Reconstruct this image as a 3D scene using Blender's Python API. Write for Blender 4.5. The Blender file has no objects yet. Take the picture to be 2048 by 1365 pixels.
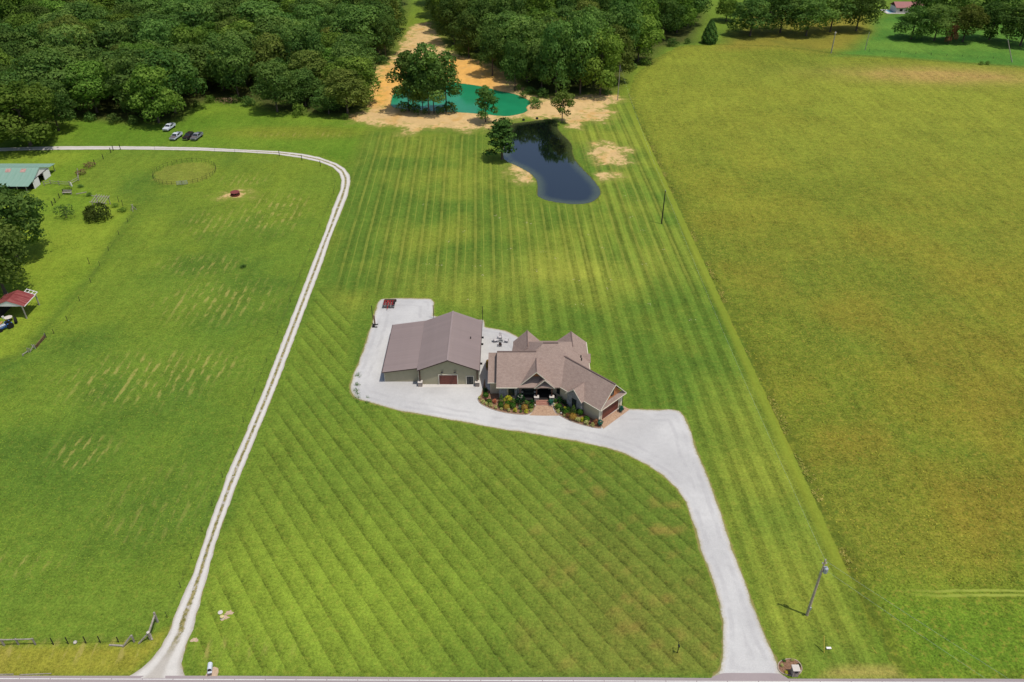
import bpy, math, random
import numpy as np
from mathutils import Vector, Matrix
R = math.radians
random.seed(7); rng = np.random.default_rng(11)
scn = bpy.context.scene
col = scn.collection

# ------------------------------------------------------------------ camera, sky, sun, exposure
CAM_H, PITCH, FPX = 95.0, R(34.6), 1593.0
cam_d = bpy.data.cameras.new('camera'); cam = bpy.data.objects.new('camera', cam_d); col.objects.link(cam)
cam_d.sensor_width = 36.0; cam_d.lens = FPX / 2048 * 36.0
cam_d.clip_start = 1.0; cam_d.clip_end = 12000
cam.location = (0, 0, CAM_H); cam.rotation_euler = (R(90) - PITCH, 0, 0)
scn.camera = cam

SHADOW = Vector((-0.305, 0.165, -1.0))                 # how far a shadow runs per metre of height
sun_el = math.atan2(1.0, math.hypot(SHADOW.x, SHADOW.y))
sun_az = math.atan2(-SHADOW.x, -SHADOW.y)              # compass style, from +Y towards +X
world = bpy.data.worlds.new('World'); scn.world = world; world.use_nodes = True
wn = world.node_tree; wn.nodes.clear()
sky = wn.nodes.new('ShaderNodeTexSky'); sky.sky_type = 'NISHITA'; sky.sun_disc = False
sky.sun_elevation = sun_el; sky.sun_rotation = sun_az; sky.air_density = 1.0; sky.dust_density = 1.6; sky.ozone_density = 1.0
bg = wn.nodes.new('ShaderNodeBackground'); bg.inputs['Strength'].default_value = 0.13
wo = wn.nodes.new('ShaderNodeOutputWorld')
wn.links.new(sky.outputs[0], bg.inputs[0]); wn.links.new(bg.outputs[0], wo.inputs[0])
sun_d = bpy.data.lights.new('sun', 'SUN'); sun_d.energy = 3.65; sun_d.angle = R(0.53); sun_d.color = (1.0, 0.955, 0.88)
sun = bpy.data.objects.new('sun', sun_d); col.objects.link(sun)
sun.rotation_euler = SHADOW.normalized().to_track_quat('-Z', 'Y').to_euler()
scn.view_settings.view_transform = 'Standard'; scn.view_settings.look = 'None'
scn.view_settings.exposure = 0.0; scn.view_settings.gamma = 1.0; scn.view_settings.use_curve_mapping = False
scn.cycles.max_bounces = 5; scn.cycles.diffuse_bounces = 2; scn.cycles.transparent_max_bounces = 6
scn.cycles.use_denoising = True

# ------------------------------------------------------------------ survey: where a point of the photograph lies on the ground
_c, _s = math.cos(PITCH), math.sin(PITCH)
def G(u, v, z=0.0):
    a = (u - 1024.0) / FPX; b = (v - 682.5) / FPX
    t = (CAM_H - z) / (_s + b * _c)
    return Vector((a * t, (_c - b * _s) * t, z))
def GP(pts): return [tuple(G(u, v)[:2]) for u, v in pts]

# ------------------------------------------------------------------ object helpers
def tag(o, label=None, cat=None, group=None, kind=None):
    if label: o['label'] = label
    if cat: o['category'] = cat
    if group: o['group'] = group
    if kind: o['kind'] = kind
    return o
def thing(name, label, cat, loc=(0, 0, 0), rz=0.0, group=None):
    o = bpy.data.objects.new(name, None); col.objects.link(o); o.empty_display_size = 0.3
    o.location = loc; o.rotation_euler = (0, 0, rz)
    return tag(o, label, cat, group)
def link(name, me, parent=None, loc=(0, 0, 0), rz=0.0, sc=None):
    o = bpy.data.objects.new(name, me); col.objects.link(o)
    o.parent = parent; o.location = loc; o.rotation_euler = (0, 0, rz)
    if sc: o.scale = sc
    return o
class MB:
    """collects faces for one mesh"""
    def __init__(s): s.v = []; s.f = []; s.smooth = False
    def add(s, vs, fs):
        k = len(s.v); s.v += [tuple(p) for p in vs]; s.f += [tuple(i + k for i in f) for f in fs]; return s
    def box(s, x0, x1, y0, y1, z0, z1, M=None):
        vs = [(x, y, z) for z in (z0, z1) for y in (y0, y1) for x in (x0, x1)]
        if M is not None: vs = [M @ Vector(p) for p in vs]
        return s.add(vs, [(0, 2, 3, 1), (4, 5, 7, 6), (0, 1, 5, 4), (2, 6, 7, 3), (0, 4, 6, 2), (1, 3, 7, 5)])
    def bar(s, a, b, w, h=None, n=4, w2=None):
        """straight bar from a to b: square (n=4) or round"""
        a = Vector(a); b = Vector(b); d = (b - a).normalized(); h = h or w; k = (w2 / w) if w2 else 1.0
        u = d.cross(Vector((0, 0, 1))); u = u.normalized() if u.length > 1e-4 else Vector((1, 0, 0))
        t = u.cross(d); vs = []
        for p, q in ((a, 1.0), (b, k)):
            for i in range(n):
                an = 2 * math.pi * (i + 0.5) / n; r = 0.7071 if n == 4 else 0.5
                vs.append(p + (u * math.cos(an) * w + t * math.sin(an) * h) * r * q)
        fs = [(i, (i + 1) % n, n + (i + 1) % n, n + i) for i in range(n)]
        return s.add(vs, fs + [tuple(range(n))[::-1], tuple(range(n, 2 * n))])
    def prism(s, poly, z0, z1):
        n = len(poly); vs = [(x, y, z0) for x, y in poly] + [(x, y, z1) for x, y in poly]
        return s.add(vs, [tuple(range(n))[::-1], tuple(range(n, 2 * n))] + [(i, (i + 1) % n, n + (i + 1) % n, n + i) for i in range(n)])
    def slab(s, poly, t):
        """a sheet of thickness t hanging below the polygon (3D points)"""
        P = [Vector(p) for p in poly]; n = len(P)
        return s.add(P + [p - Vector((0, 0, t)) for p in P], [tuple(range(n)), tuple(range(n, 2 * n))[::-1]] + [(i, n + i, n + (i + 1) % n, (i + 1) % n) for i in range(n)])
    def lathe(s, prof, n=16, c=(0, 0, 0), axis='z'):
        k = len(prof); vs = []
        for r, z in prof:
            for i in range(n):
                an = 2 * math.pi * i / n; x, y = r * math.cos(an), r * math.sin(an)
                p = (x, y, z) if axis == 'z' else ((z, x, y) if axis == 'x' else (x, z, y))
                vs.append((p[0] + c[0], p[1] + c[1], p[2] + c[2]))
        fs = [(j * n + i, j * n + (i + 1) % n, (j + 1) * n + (i + 1) % n, (j + 1) * n + i) for j in range(k - 1) for i in range(n)]
        return s.add(vs, fs + [tuple(range(n))[::-1], tuple(range((k - 1) * n, k * n))])
    def mesh(s, name, mat, smooth=False):
        me = bpy.data.meshes.new(name); me.from_pydata(s.v, [], s.f)
        if isinstance(mat, (list, tuple)):
            for m in mat: me.materials.append(m)
        else: me.materials.append(mat)
        import bmesh
        b = bmesh.new(); b.from_mesh(me); bmesh.ops.recalc_face_normals(b, faces=b.faces); b.to_mesh(me); b.free()
        if smooth: me.polygons.foreach_set('use_smooth', [True] * len(me.polygons))
        return me
    def build(s, name, mat, parent=None, loc=(0, 0, 0), rz=0.0, smooth=False, bevel=0.0):
        o = link(name, s.mesh(name, mat, smooth), parent, loc, rz)
        if bevel:
            m = o.modifiers.new('bevel', 'BEVEL'); m.width = bevel; m.segments = 1; m.limit_method = 'ANGLE'
        return o
def children(o): return [c for c in bpy.data.objects if c.parent == o]
def copy_tree(o, loc, rz=0.0, label=None, parent=None):
    c = o.copy(); col.objects.link(c)
    if parent is not None: c.parent = parent
    else: c.location = loc; c.rotation_euler = (0, 0, rz)
    if label: c['label'] = label
    for ch in o_kids[o.name] if o.name in o_kids else children(o): copy_tree(ch, None, parent=c)
    return c
o_kids = {}

# ------------------------------------------------------------------ materials
def lin(c):
    return tuple(((x / 255.0) / 12.92 if x / 255.0 <= 0.04045 else ((x / 255.0 + 0.055) / 1.055) ** 2.4) for x in c)
def alb(c, k=1.45):
    """base colour of a sunlit surface that photographs as c"""
    return tuple(min(0.85, x / k) for x in lin(c))
class NT:
    def __init__(s, name):
        s.m = bpy.data.materials.new(name); s.m.use_nodes = True; s.t = s.m.node_tree; s.t.nodes.clear()
        s.out = s.t.nodes.new('ShaderNodeOutputMaterial')
    def n(s, typ, **kw):
        nd = s.t.nodes.new('ShaderNode' + typ)
        for k, v in kw.items(): setattr(nd, k, v)
        return nd
    def put(s, sock, v):
        if v is None: return
        if isinstance(v, bpy.types.NodeSocket): s.t.links.new(v, sock)
        elif sock.type in ('RGBA',) and not hasattr(v, '__len__'): sock.default_value = (v, v, v, 1)
        elif sock.type == 'RGBA' and len(v) == 3: sock.default_value = (*v, 1)
        else: sock.default_value = v
    def math(s, op, a, b=None, c=None, clamp=False):
        nd = s.n('Math', operation=op, use_clamp=clamp)
        for i, v in enumerate((a, b, c)):
            if v is not None: s.put(nd.inputs[i], v)
        return nd.outputs[0]
    def mul(s, a, b): return s.math('MULTIPLY', a, b)
    def add(s, a, b): return s.math('ADD', a, b)
    def sub(s, a, b): return s.math('SUBTRACT', a, b)
    def ramp(s, x, a, b, lo=0.0, hi=1.0):
        nd = s.n('MapRange', interpolation_type='SMOOTHSTEP'); 
        for i, v in enumerate((x, a, b, lo, hi)): s.put(nd.inputs[i], v)
        return nd.outputs[0]
    def mix(s, f, a, b, mode='MIX'):
        nd = s.n('Mix', data_type='RGBA', blend_type=mode); s.put(nd.inputs[0], f); s.put(nd.inputs[6], a); s.put(nd.inputs[7], b)
        return nd.outputs[2]
    def noise(s, vec, scale, detail=3.0, rough=0.55, dist=0.0):
        nd = s.n('TexNoise'); s.put(nd.inputs['Vector'], vec); nd.inputs['Scale'].default_value = scale
        nd.inputs['Detail'].default_value = detail; nd.inputs['Roughness'].default_value = rough; nd.inputs['Distortion'].default_value = dist
        return nd.outputs[0]
    def pos(s): return s.n('NewGeometry').outputs['Position']
    def obj(s): return s.n('TexCoord').outputs['Object']
    def scalev(s, v, k, rz=0.0):
        nd = s.n('Mapping'); s.put(nd.inputs[0], v); nd.inputs['Scale'].default_value = k; nd.inputs['Rotation'].default_value = (0, 0, rz); return nd.outputs[0]
    def sep(s, v):
        nd = s.n('SeparateXYZ'); s.put(nd.inputs[0], v); return nd.outputs
    def attr(s, name, out='Fac'):
        nd = s.n('Attribute', attribute_name=name); return nd.outputs[out]
    def bump(s, h, strength=0.3, dist=0.1):
        nd = s.n('Bump'); nd.inputs['Strength'].default_value = strength; nd.inputs['Distance'].default_value = dist; s.put(nd.inputs['Height'], h); return nd.outputs[0]
    def surf(s, color, rough=0.8, metal=0.0, normal=None, spec=0.3, **kw):
        b = s.n('BsdfPrincipled'); s.put(b.inputs['Base Color'], color); s.put(b.inputs['Roughness'], rough)
        s.put(b.inputs['Metallic'], metal); s.put(b.inputs['Specular IOR Level'], spec); s.put(b.inputs['Normal'], normal)
        for k, v in kw.items(): s.put(b.inputs[k], v)
        s.t.links.new(b.outputs[0], s.out.inputs[0]); return s.m
def simple(name, c, rough=0.7, metal=0.0, var=0.12, scale=3.0, bump=0.0, spec=0.3, objvar=0.0, k=1.45):
    m = NT(name); p = m.obj(); n1 = m.noise(p, scale, 4, 0.6)
    f = m.ramp(n1, 0.25, 0.75, 1 - var, 1 + var)
    if objvar: f = m.mul(f, m.add(m.mul(m.n('ObjectInfo').outputs['Random'], objvar * 2), 1 - objvar))
    c0 = m.mix(1.0, alb(c, k), f, 'MULTIPLY')
    return m.surf(c0, rough, metal, m.bump(m.noise(p, scale * 6, 3), bump, 0.03) if bump else None, spec)

# ------------------------------------------------------------------ polygons of the ground
def sdf(px, py, poly):
    """signed distance to a polygon, negative inside (arrays of points)"""
    d = np.full(px.shape, 1e9); ins = np.zeros(px.shape, bool); n = len(poly)
    for i in range(n):
        ax, ay = poly[i]; bx, by = poly[(i + 1) % n]; ex, ey = bx - ax, by - ay
        wx, wy = px - ax, py - ay; L = ex * ex + ey * ey + 1e-12
        t = np.clip((wx * ex + wy * ey) / L, 0, 1)
        d = np.minimum(d, (wx - ex * t) ** 2 + (wy - ey * t) ** 2)
        if ay != by: ins ^= ((ay > py) != (by > py)) & (px < (bx - ax) * (py - ay) / (by - ay) + ax)
    d = np.sqrt(d); return np.where(ins, -d, d)
def smooth_poly(pts, n=3):
    """Chaikin corner cutting on a closed outline"""
    for _ in range(n):
        q = []
        for i in range(len(pts)):
            a, b = pts[i], pts[(i + 1) % len(pts)]
            q += [(a[0] * .75 + b[0] * .25, a[1] * .75 + b[1] * .25), (a[0] * .25 + b[0] * .75, a[1] * .25 + b[1] * .75)]
        pts = q
    return pts
DRIVE = GP([(1423, 1356), (1442, 1339), (1447, 1299), (1447, 1251), (1441, 1211), (1429, 1171), (1415, 1131), (1400, 1099), (1393, 1067), (1383, 1036),
    (1373, 1004), (1355, 978), (1327, 952), (1295, 930), (1255, 910), (1216, 896), (1160, 884), (1080, 870), (1000, 858), (920, 843), (847, 830), (807, 823.6), (763, 811.7),
    (726.6, 801.6), (710, 796), (702, 785), (700, 772), (706.5, 752), (717.5, 726.5), (728.5, 697), (737.6, 666), (745, 650), (747, 635), (750.5, 622),
    (757, 604), (764, 598), (800, 597), (862, 598), (867, 604), (866, 632), (900, 640), (966, 640), (969, 655), (983, 657), (1010.5, 662.4), (1034, 673), (1050, 690), (1100, 760),
    (1200, 800), (1259, 819), (1303, 820), (1339, 820), (1359, 823), (1369, 834), (1377, 852), (1383, 872), (1395, 908), (1411, 944), (1429, 992), (1451, 1055.5),
    (1463, 1095), (1487, 1159), (1507, 1215), (1523, 1259), (1543, 1303), (1556, 1330), (1560, 1345), (1572, 1357)])
LANE_L = GP([(236, 1357), (262, 1352), (290, 1332.5), (307, 1315), (322, 1295), (336, 1270), (346, 1237), (360, 1208), (385.7, 1148.6), (416, 1058.6), (454, 951), (488.6, 874), (527, 780), (627.4, 520),
    (649, 466), (665.6, 416), (680.6, 380), (683, 361.4), (679, 348), (665.6, 335), (640.7, 325), (599, 316), (549.4, 309), (483, 305), (400, 301.7), (300, 300), (225, 299.5), (130, 300), (60, 301), (0, 303), (-60, 306)])
LANE_R = GP([(376, 1357), (370, 1350), (364, 1327), (367, 1310), (377, 1282), (386, 1257), (395, 1225), (402, 1202), (431, 1088.6), (467, 985.7), (510, 878.6), (550.7, 780), (647.4, 520),
    (659, 482.6), (679, 433), (695.5, 391), (701, 363), (699, 350), (689, 336.5), (672, 326.6), (639, 315), (604, 308), (558, 303), (483, 299.5), (400, 295.5), (300, 293.5), (225, 293), (130, 293), (60, 294.5), (0, 296.5), (-60, 299)])
LANE = LANE_L + LANE_R[::-1]
POND = smooth_poly(GP([(1019, 247), (1048.4, 244), (1076, 240), (1101, 237), (1115, 241), (1116, 256.6), (1122.7, 266.4), (1138, 280), (1146, 292), (1145, 305.5), (1152, 321), (1165.6, 336.7), (1183, 354), (1199, 372),
    (1203.7, 387.5), (1197, 397), (1183, 406), (1160, 409), (1134, 408), (1105, 404), (1085.5, 399), (1072, 391), (1073, 381), (1074, 366), (1066, 352), (1052, 341.6), (1027, 329), (1009, 322), (1003, 309), (1006, 290), (1012, 265)]), 1)
LAGOON = smooth_poly(GP([(779, 214), (781, 200), (787, 185), (797, 172.5), (820, 170), (850, 164), (880, 168), (902, 163), (924.5, 167), (949.5, 170), (974.5, 175), (1002, 183), (1024, 186), (1039, 191), (1056.5, 199), (1066, 207), (1052, 213), (1058, 224), (1024, 232),
    (1007, 233), (962, 228), (912, 224.5), (812, 219.5)]), 1)
HAY = GP([(1256, 192), (1275, 240), (1790, 1345)]) + [(70, 50), (900, 50), (900, 372)] + GP([(2048, 133), (1900, 123), (1800, 116), (1690, 108), (1560, 92), (1440, 88), (1360, 92), (1310, 118), (1270, 150)])
SOIL = GP([(690, 232), (735, 212), (728, 182), (745, 140), (775, 120), (797, 88), (815, 52), (862, 42), (885, 70), (900, 100), (960, 118), (1012, 140), (1045, 172), (1078, 196), (1110, 190), (1200, 186), (1248, 188), (1252, 204), (1215, 215),
    (1190, 235), (1158, 258), (1135, 258), (1120, 244), (1060, 238), (1015, 243), (985, 260), (940, 266), (900, 262), (850, 263), (806, 272), (792, 258), (700, 246)])
ORANGE = GP([(735, 214), (738, 176), (752, 146), (780, 122), (800, 130), (830, 150), (900, 112), (960, 122), (1003, 148), (1000, 180), (930, 175), (860, 172), (800, 176), (782, 215)])
LEFT_WOOD = GP([(-700, 330), (-60, 300), (0, 272), (60, 262), (150, 236), (230, 243), (310, 247), (360, 240), (380, 212), (440, 198), (500, 204), (545, 222), (640, 230), (700, 236), (722, 222), (728, 190), (740, 150), (765, 128), (790, 98), (808, 50), (816, 2), (820, -60), (500, -105), (-900, -105)])
RIGHT_WOOD = GP([(868, -60), (868, 2), (876, 50), (893, 92), (950, 114), (1005, 136), (1038, 168), (1082, 194), (1180, 186), (1228, 186), (1250, 152), (1262, 132), (1300, 128), (1320, 96), (1384, 84), (1402, 46), (1412, 0), (1420, -60), (1400, -100), (900, -100)])
FRONT = GP([(400, 1352), (380, 1290), (560, 780), (640, 560), (705, 640), (700, 790), (850, 836), (1000, 862), (1220, 900), (1330, 958), (1370, 1000), (1400, 1100), (1445, 1240), (1445, 1350)])
BACK = GP([(700, 640), (640, 560), (700, 330), (740, 255), (800, 268), (970, 265), (1010, 330), (1075, 400), (1200, 398), (1130, 265), (1245, 205), (1480, 700), (1030, 668), (870, 600), (760, 598)])
EAST = GP([(1250, 195), (1275, 240), (1795, 1352), (1570, 1352), (1460, 1090), (1375, 830), (1265, 818), (1160, 670), (1100, 600), (1180, 400), (1150, 300), (1150, 262)])
YARD = GP([(-300, 800), (-300, 305), (130, 303), (216, 302), (165, 345), (130, 362), (275, 415), (200, 530), (40, 712)])
MEADOW = GP([(140, 294), (300, 292), (480, 298), (600, 306), (680, 325), (700, 345), (735, 258), (690, 235), (540, 222), (430, 205), (370, 225), (300, 255), (150, 235), (60, 268)])
EMERALD = GP([(1668, 112), (1712, 96), (1732, 78), (1742, 45), (1780, 28), (1836, 28), (1880, 30), (2120, 60), (2120, 140), (1990, 131), (1900, 124), (1800, 115)])
VERGE = GP([(1712, 1166), (1900, 1176), (2300, 1186), (2300, 1420), (1800, 1365)])
YELLOWBAND = GP([(800, 548), (900, 535), (1050, 520), (1200, 515), (1290, 520), (1300, 565), (1200, 585), (1000, 575), (850, 572)])
ROAD_N = lambda x: 60.66 - 0.0042 * (x + 30)

# ------------------------------------------------------------------ the ground: one grid, split by what grows on it
def axis(parts):
    out = [parts[0][0]]
    for a, b, st in parts:
        n = max(1, int(round((b - a) / st))); out += [a + (b - a) * (i + 1) / n for i in range(n)]
    return np.array(out)
gx = axis([(-3200, -700, 500), (-700, -330, 30), (-330, -130, 4), (-130, -60, 1.5), (-60, 60, 1.0), (60, 130, 1.5), (130, 330, 4), (330, 700, 30), (700, 3200, 500)])
gy = axis([(-600, 20, 155), (20, 58, 6), (58, 130, 0.8), (130, 220, 1.0), (220, 300, 1.0), (300, 400, 1.6), (400, 560, 8), (560, 900, 40), (900, 5000, 500)])
X, Y = np.meshgrid(gx, gy); nx, ny = len(gx), len(gy)
px, py = X.ravel(), Y.ravel()
def vnoise(x, y, cell, seed):
    r = np.random.default_rng(seed); T = r.random((64, 64)); u, v = x / cell, y / cell
    i, j = np.floor(u).astype(int), np.floor(v).astype(int); f, g = u - i, v - j; f = f * f * (3 - 2 * f); g = g * g * (3 - 2 * g)
    a = lambda p, q: T[(i + p) % 64, (j + q) % 64]
    return (a(0, 0) * (1 - f) + a(1, 0) * f) * (1 - g) + (a(0, 1) * (1 - f) + a(1, 1) * f) * g
def fbm(x, y, cell, seed): return (vnoise(x, y, cell, seed) + .5 * vnoise(x, y, cell / 2.1, seed + 1) + .25 * vnoise(x, y, cell / 4.3, seed + 2)) / 1.75
def inside(d, w=1.0): return np.clip(0.5 - d / (2 * w), 0, 1)[:, None]
D = {k: sdf(px, py, p) for k, p in dict(hay=HAY, soil=SOIL, orange=ORANGE, pond=POND, lagoon=LAGOON, drive=DRIVE, lane=LANE, lw=LEFT_WOOD, rw=RIGHT_WOOD, front=FRONT, back=BACK, east=EAST, yard=YARD,
     meadow=MEADOW, emerald=EMERALD, verge=VERGE, yband=YELLOWBAND).items()}
far = np.hypot(px, py) > 900
C = lambda r, g, b: np.array(alb((r, g, b)))
base = np.tile(C(112, 138, 46), (len(px), 1))
n1 = fbm(px, py, 42, 3)[:, None]; n2 = fbm(px + 500, py, 17, 9)[:, None]; n3 = fbm(px, py, 75, 21)[:, None]
lerp = lambda a, b, t: a + (b - a) * t
up = lambda x, a, b: np.clip((x - a) / (b - a), 0, 1)
base = lerp(base, C(124, 144, 46), up(n1, .45, .75)); base = lerp(base, C(90, 121, 42), up(n2, .45, .75) * .85)
# the pasture on the left, the yard and the meadow behind the lane
base = lerp(base, lerp(C(116, 144, 42), C(136, 156, 48), up(n2, .4, .7)), inside(D['yard'], 2.5))
base = lerp(base, lerp(C(100, 134, 38), C(118, 146, 44), up(n2, .35, .65)), inside(D['meadow'], 3))
mrow = np.exp(-(((px + 73) / 26) ** 2 + ((py - 262) / 6.5) ** 2) ** 2)[:, None]; base = lerp(base, C(134, 138, 46), mrow * .7)
base = lerp(base, C(140, 144, 60), (np.hypot(px - G(370, 347).x, py - G(370, 347).y) < 8.9)[:, None] * .7)
base = lerp(base, C(82, 108, 38), (np.exp(-(D['yard'] / 1.1) ** 2) * (px > -118) * (py < 205) * (.4 + .6 * fbm(px, py, 7, 19)))[:, None] * .8)
# mown lawn
lawn = inside(D['front'], .6); bk = inside(D['back'], 3.0); ea = inside(D['east'], 1.5)
base = lerp(base, lerp(lerp(C(106, 131, 44), C(124, 144, 48), up(n1, .35, .7)), lerp(C(102, 123, 44), C(118, 129, 50), up(n2, .35, .7)), up(px[:, None] + fbm(px, py, 12, 8)[:, None] * 24, -14, 26)), lawn)
near_pale = np.exp(-(((px + 28) / 22) ** 2 + ((py - 72) / 14) ** 2))[:, None]
base = lerp(base, C(140, 162, 52), lawn * near_pale * .75)
base = lerp(base, lerp(C(95, 123, 42), C(134, 146, 52), up(n2 * .7 + n1 * .3, .40, .66)), np.maximum(bk, ea))
base = lerp(base, C(152, 158, 60), inside(D['yband'], 9) * (.4 + .6 * up(n2, .25, .55)))
base = lerp(base, C(156, 132, 66), (D['front'] < -1)[:, None] * up(fbm(px + 30, py, 2.6, 55)[:, None], .62, .82) * up(px[:, None], -6, 14) * .6)
# hay meadow
hay = lerp(lerp(C(119, 130, 42), C(135, 136, 45), up(n2, .35, .65)), C(107, 124, 42), up(n1, .5, .8) * .75)
hay = lerp(hay, C(147, 155, 53), (.35 + .65 * up(n3, .4, .7)) * up(py[:, None], 130, 300) * .85)
hay = lerp(hay, C(146, 126, 46), up(fbm(px, py, 15, 77)[:, None], .42, .7) * up(py[:, None], 230, 100) * .55)
Dh = D['hay']; base = np.where(Dh[:, None] < 0, hay, base)
base = lerp(base, lerp(C(104, 134, 38), C(118, 144, 42), up(n2, .4, .7)), inside(D['verge'], 4.5))
base = lerp(base, lerp(C(84, 132, 50), C(108, 148, 56), up(n2, .4, .7)), inside(D['emerald'], 3.5))
drypatch = np.exp(-(((px - 176) / 36) ** 2 + ((py - 328 + (px - 176) * .05) / 11) ** 2))[:, None] * (.45 + fbm(px, py, 5, 41)[:, None])
base = lerp(base, C(186, 154, 88), np.clip(drypatch * 1.1, 0, .92) * (Dh[:, None] < 0))
grove = inside(sdf(px, py, GP([(1440, 100), (1470, 60), (1500, 20), (1730, 20), (1742, 60), (1700, 98), (1640, 104), (1560, 96)])), 5); base = lerp(base, lerp(C(150, 136, 54), C(120, 118, 48), up(n2, .4, .7)), grove * .8)
verge2 = inside(sdf(px, py, GP([(-200, 1294), (200, 1290), (285, 1288), (316, 1268), (338, 1256), (322, 1290), (262, 1352), (-200, 1362)])), .8)
base = lerp(base, lerp(C(156, 152, 54), C(182, 160, 80), up(n2, .35, .7)), verge2 * .9)
tanb = inside(sdf(px, py, GP([(1660, 1340), (1700, 1333), (1790, 1332), (1812, 1358), (1640, 1356)])), .6); base = lerp(base, C(176, 160, 84), tanb * .8)
# woods: leaf litter
wood = np.maximum(inside(D['lw'], 4), inside(D['rw'], 4)); base = lerp(base, C(74, 78, 42), wood * .9)
glade = np.exp(-(((px + 38) / 14) ** 2 + ((py - 455) / 60) ** 2))[:, None]; base = lerp(base, C(128, 150, 50), np.clip(glade * 1.3, 0, 1))
# soil colour (where the mask below shows it): pale straw clay, orange sand by the green water
soilc = lerp(np.tile(C(226, 190, 132), (len(px), 1)), C(242, 184, 98), inside(D['orange'], 4))
ell = lambda u, v, ru, rv: (lambda c, e: np.hypot((px - c.x) / (ru), (py - c.y) / (rv)))(G(u, v), 0)
# signed metres: negative = bare
bare = D['soil'] + 1.6
for u, v, ru, rv in [(1218, 308, 6.2, 8.5), (1215, 352, 2.5, 3), (1030, 337, 1.8, 3.2), (1050, 353, 2.0, 3.8), (1185, 228, 7, 8), (472, 389, 2.9, 2.2)]:
    c = G(u, v); q = np.hypot((px - c.x) / ru, (py - c.y) / rv); bare = np.minimum(bare, (q - 1) * min(ru, rv))
pwater = np.minimum(D['pond'], D['lagoon'])
dirt_edge = np.minimum(D['drive'], D['lane'] + .25)
Z = np.zeros(len(px)); depth = np.minimum(pwater, 0); Z = np.maximum(depth * .32, -1.4)
Z = np.where(pwater < 2.5, np.maximum(Z, -1.4), Z)
# hay rows left lying on the pasture (m = how much of the pale rows shows)
rows = np.zeros(len(px))
for u, v, ru, rv, a in [(545, 425, 9, 12, 1), (430, 445, 8, 9, .6), (490, 360, 7, 5, .6), (285, 755, 14, 8, 1), (400, 735, 8, 6, .8), (440, 600, 13, 9, .75), (400, 530, 10, 5, .6), (165, 905, 5, 4, .9), (310, 1010, 9, 9, .35), (600, 270, 16, 3, .5), (20, 1130, 7, 2, .8), (225, 1300, 20, 1.6, .9)]:
    c = G(u, v); rows = np.maximum(rows, a * np.exp(-(((px - c.x) / ru) ** 2 + ((py - c.y) / rv) ** 2) ** 1.5))
rows = np.clip(rows * 1.15, 0, 1) * (D['lane'] > 1.5) * (D['soil'] > 2)
verts = np.stack([px, py, Z], 1)
ii = (np.arange(ny - 1)[:, None] * nx + np.arange(nx - 1)[None, :]).ravel()
faces = np.stack([ii, ii + 1, ii + nx + 1, ii + nx], 1)
fc = lambda a: a[faces].mean(1)
reg = np.zeros(len(faces), int)                                            # 0 lawn
cx, cy = fc(px), fc(py)
west = (cx < -45) | ((cy > 232) & (cx < -38))
reg[west] = 1                                                              # pasture
reg[fc(D['yard']) < 0] = 2                                                 # farmyard lawn
reg[fc(D['meadow']) < 0] = 3                                               # meadow behind the lane
reg[fc(Dh) < 0] = 4                                                        # hay field
reg[fc(D['soil']) < 0] = 5                                                 # sandy bank
reg[np.minimum(fc(D['lw']), fc(D['rw'])) < 0] = 6                          # forest floor
reg[fc(D['emerald']) < 0] = 7
reg[(cy > 400) & (reg < 5)] = 6
reg[(cx > 85) & (cy > 325) & (reg < 4)] = 8
ATTR = dict(s_hay=Dh, s_bare=bare, s_edge=dirt_edge, s_front=D['front'], s_back=np.where(D['back'] < 0, D['back'], np.minimum(D['back'], D['east'] + 100)), s_east=D['east'], s_water=pwater, s_rows=rows, s_yard=D['yard'])

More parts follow.
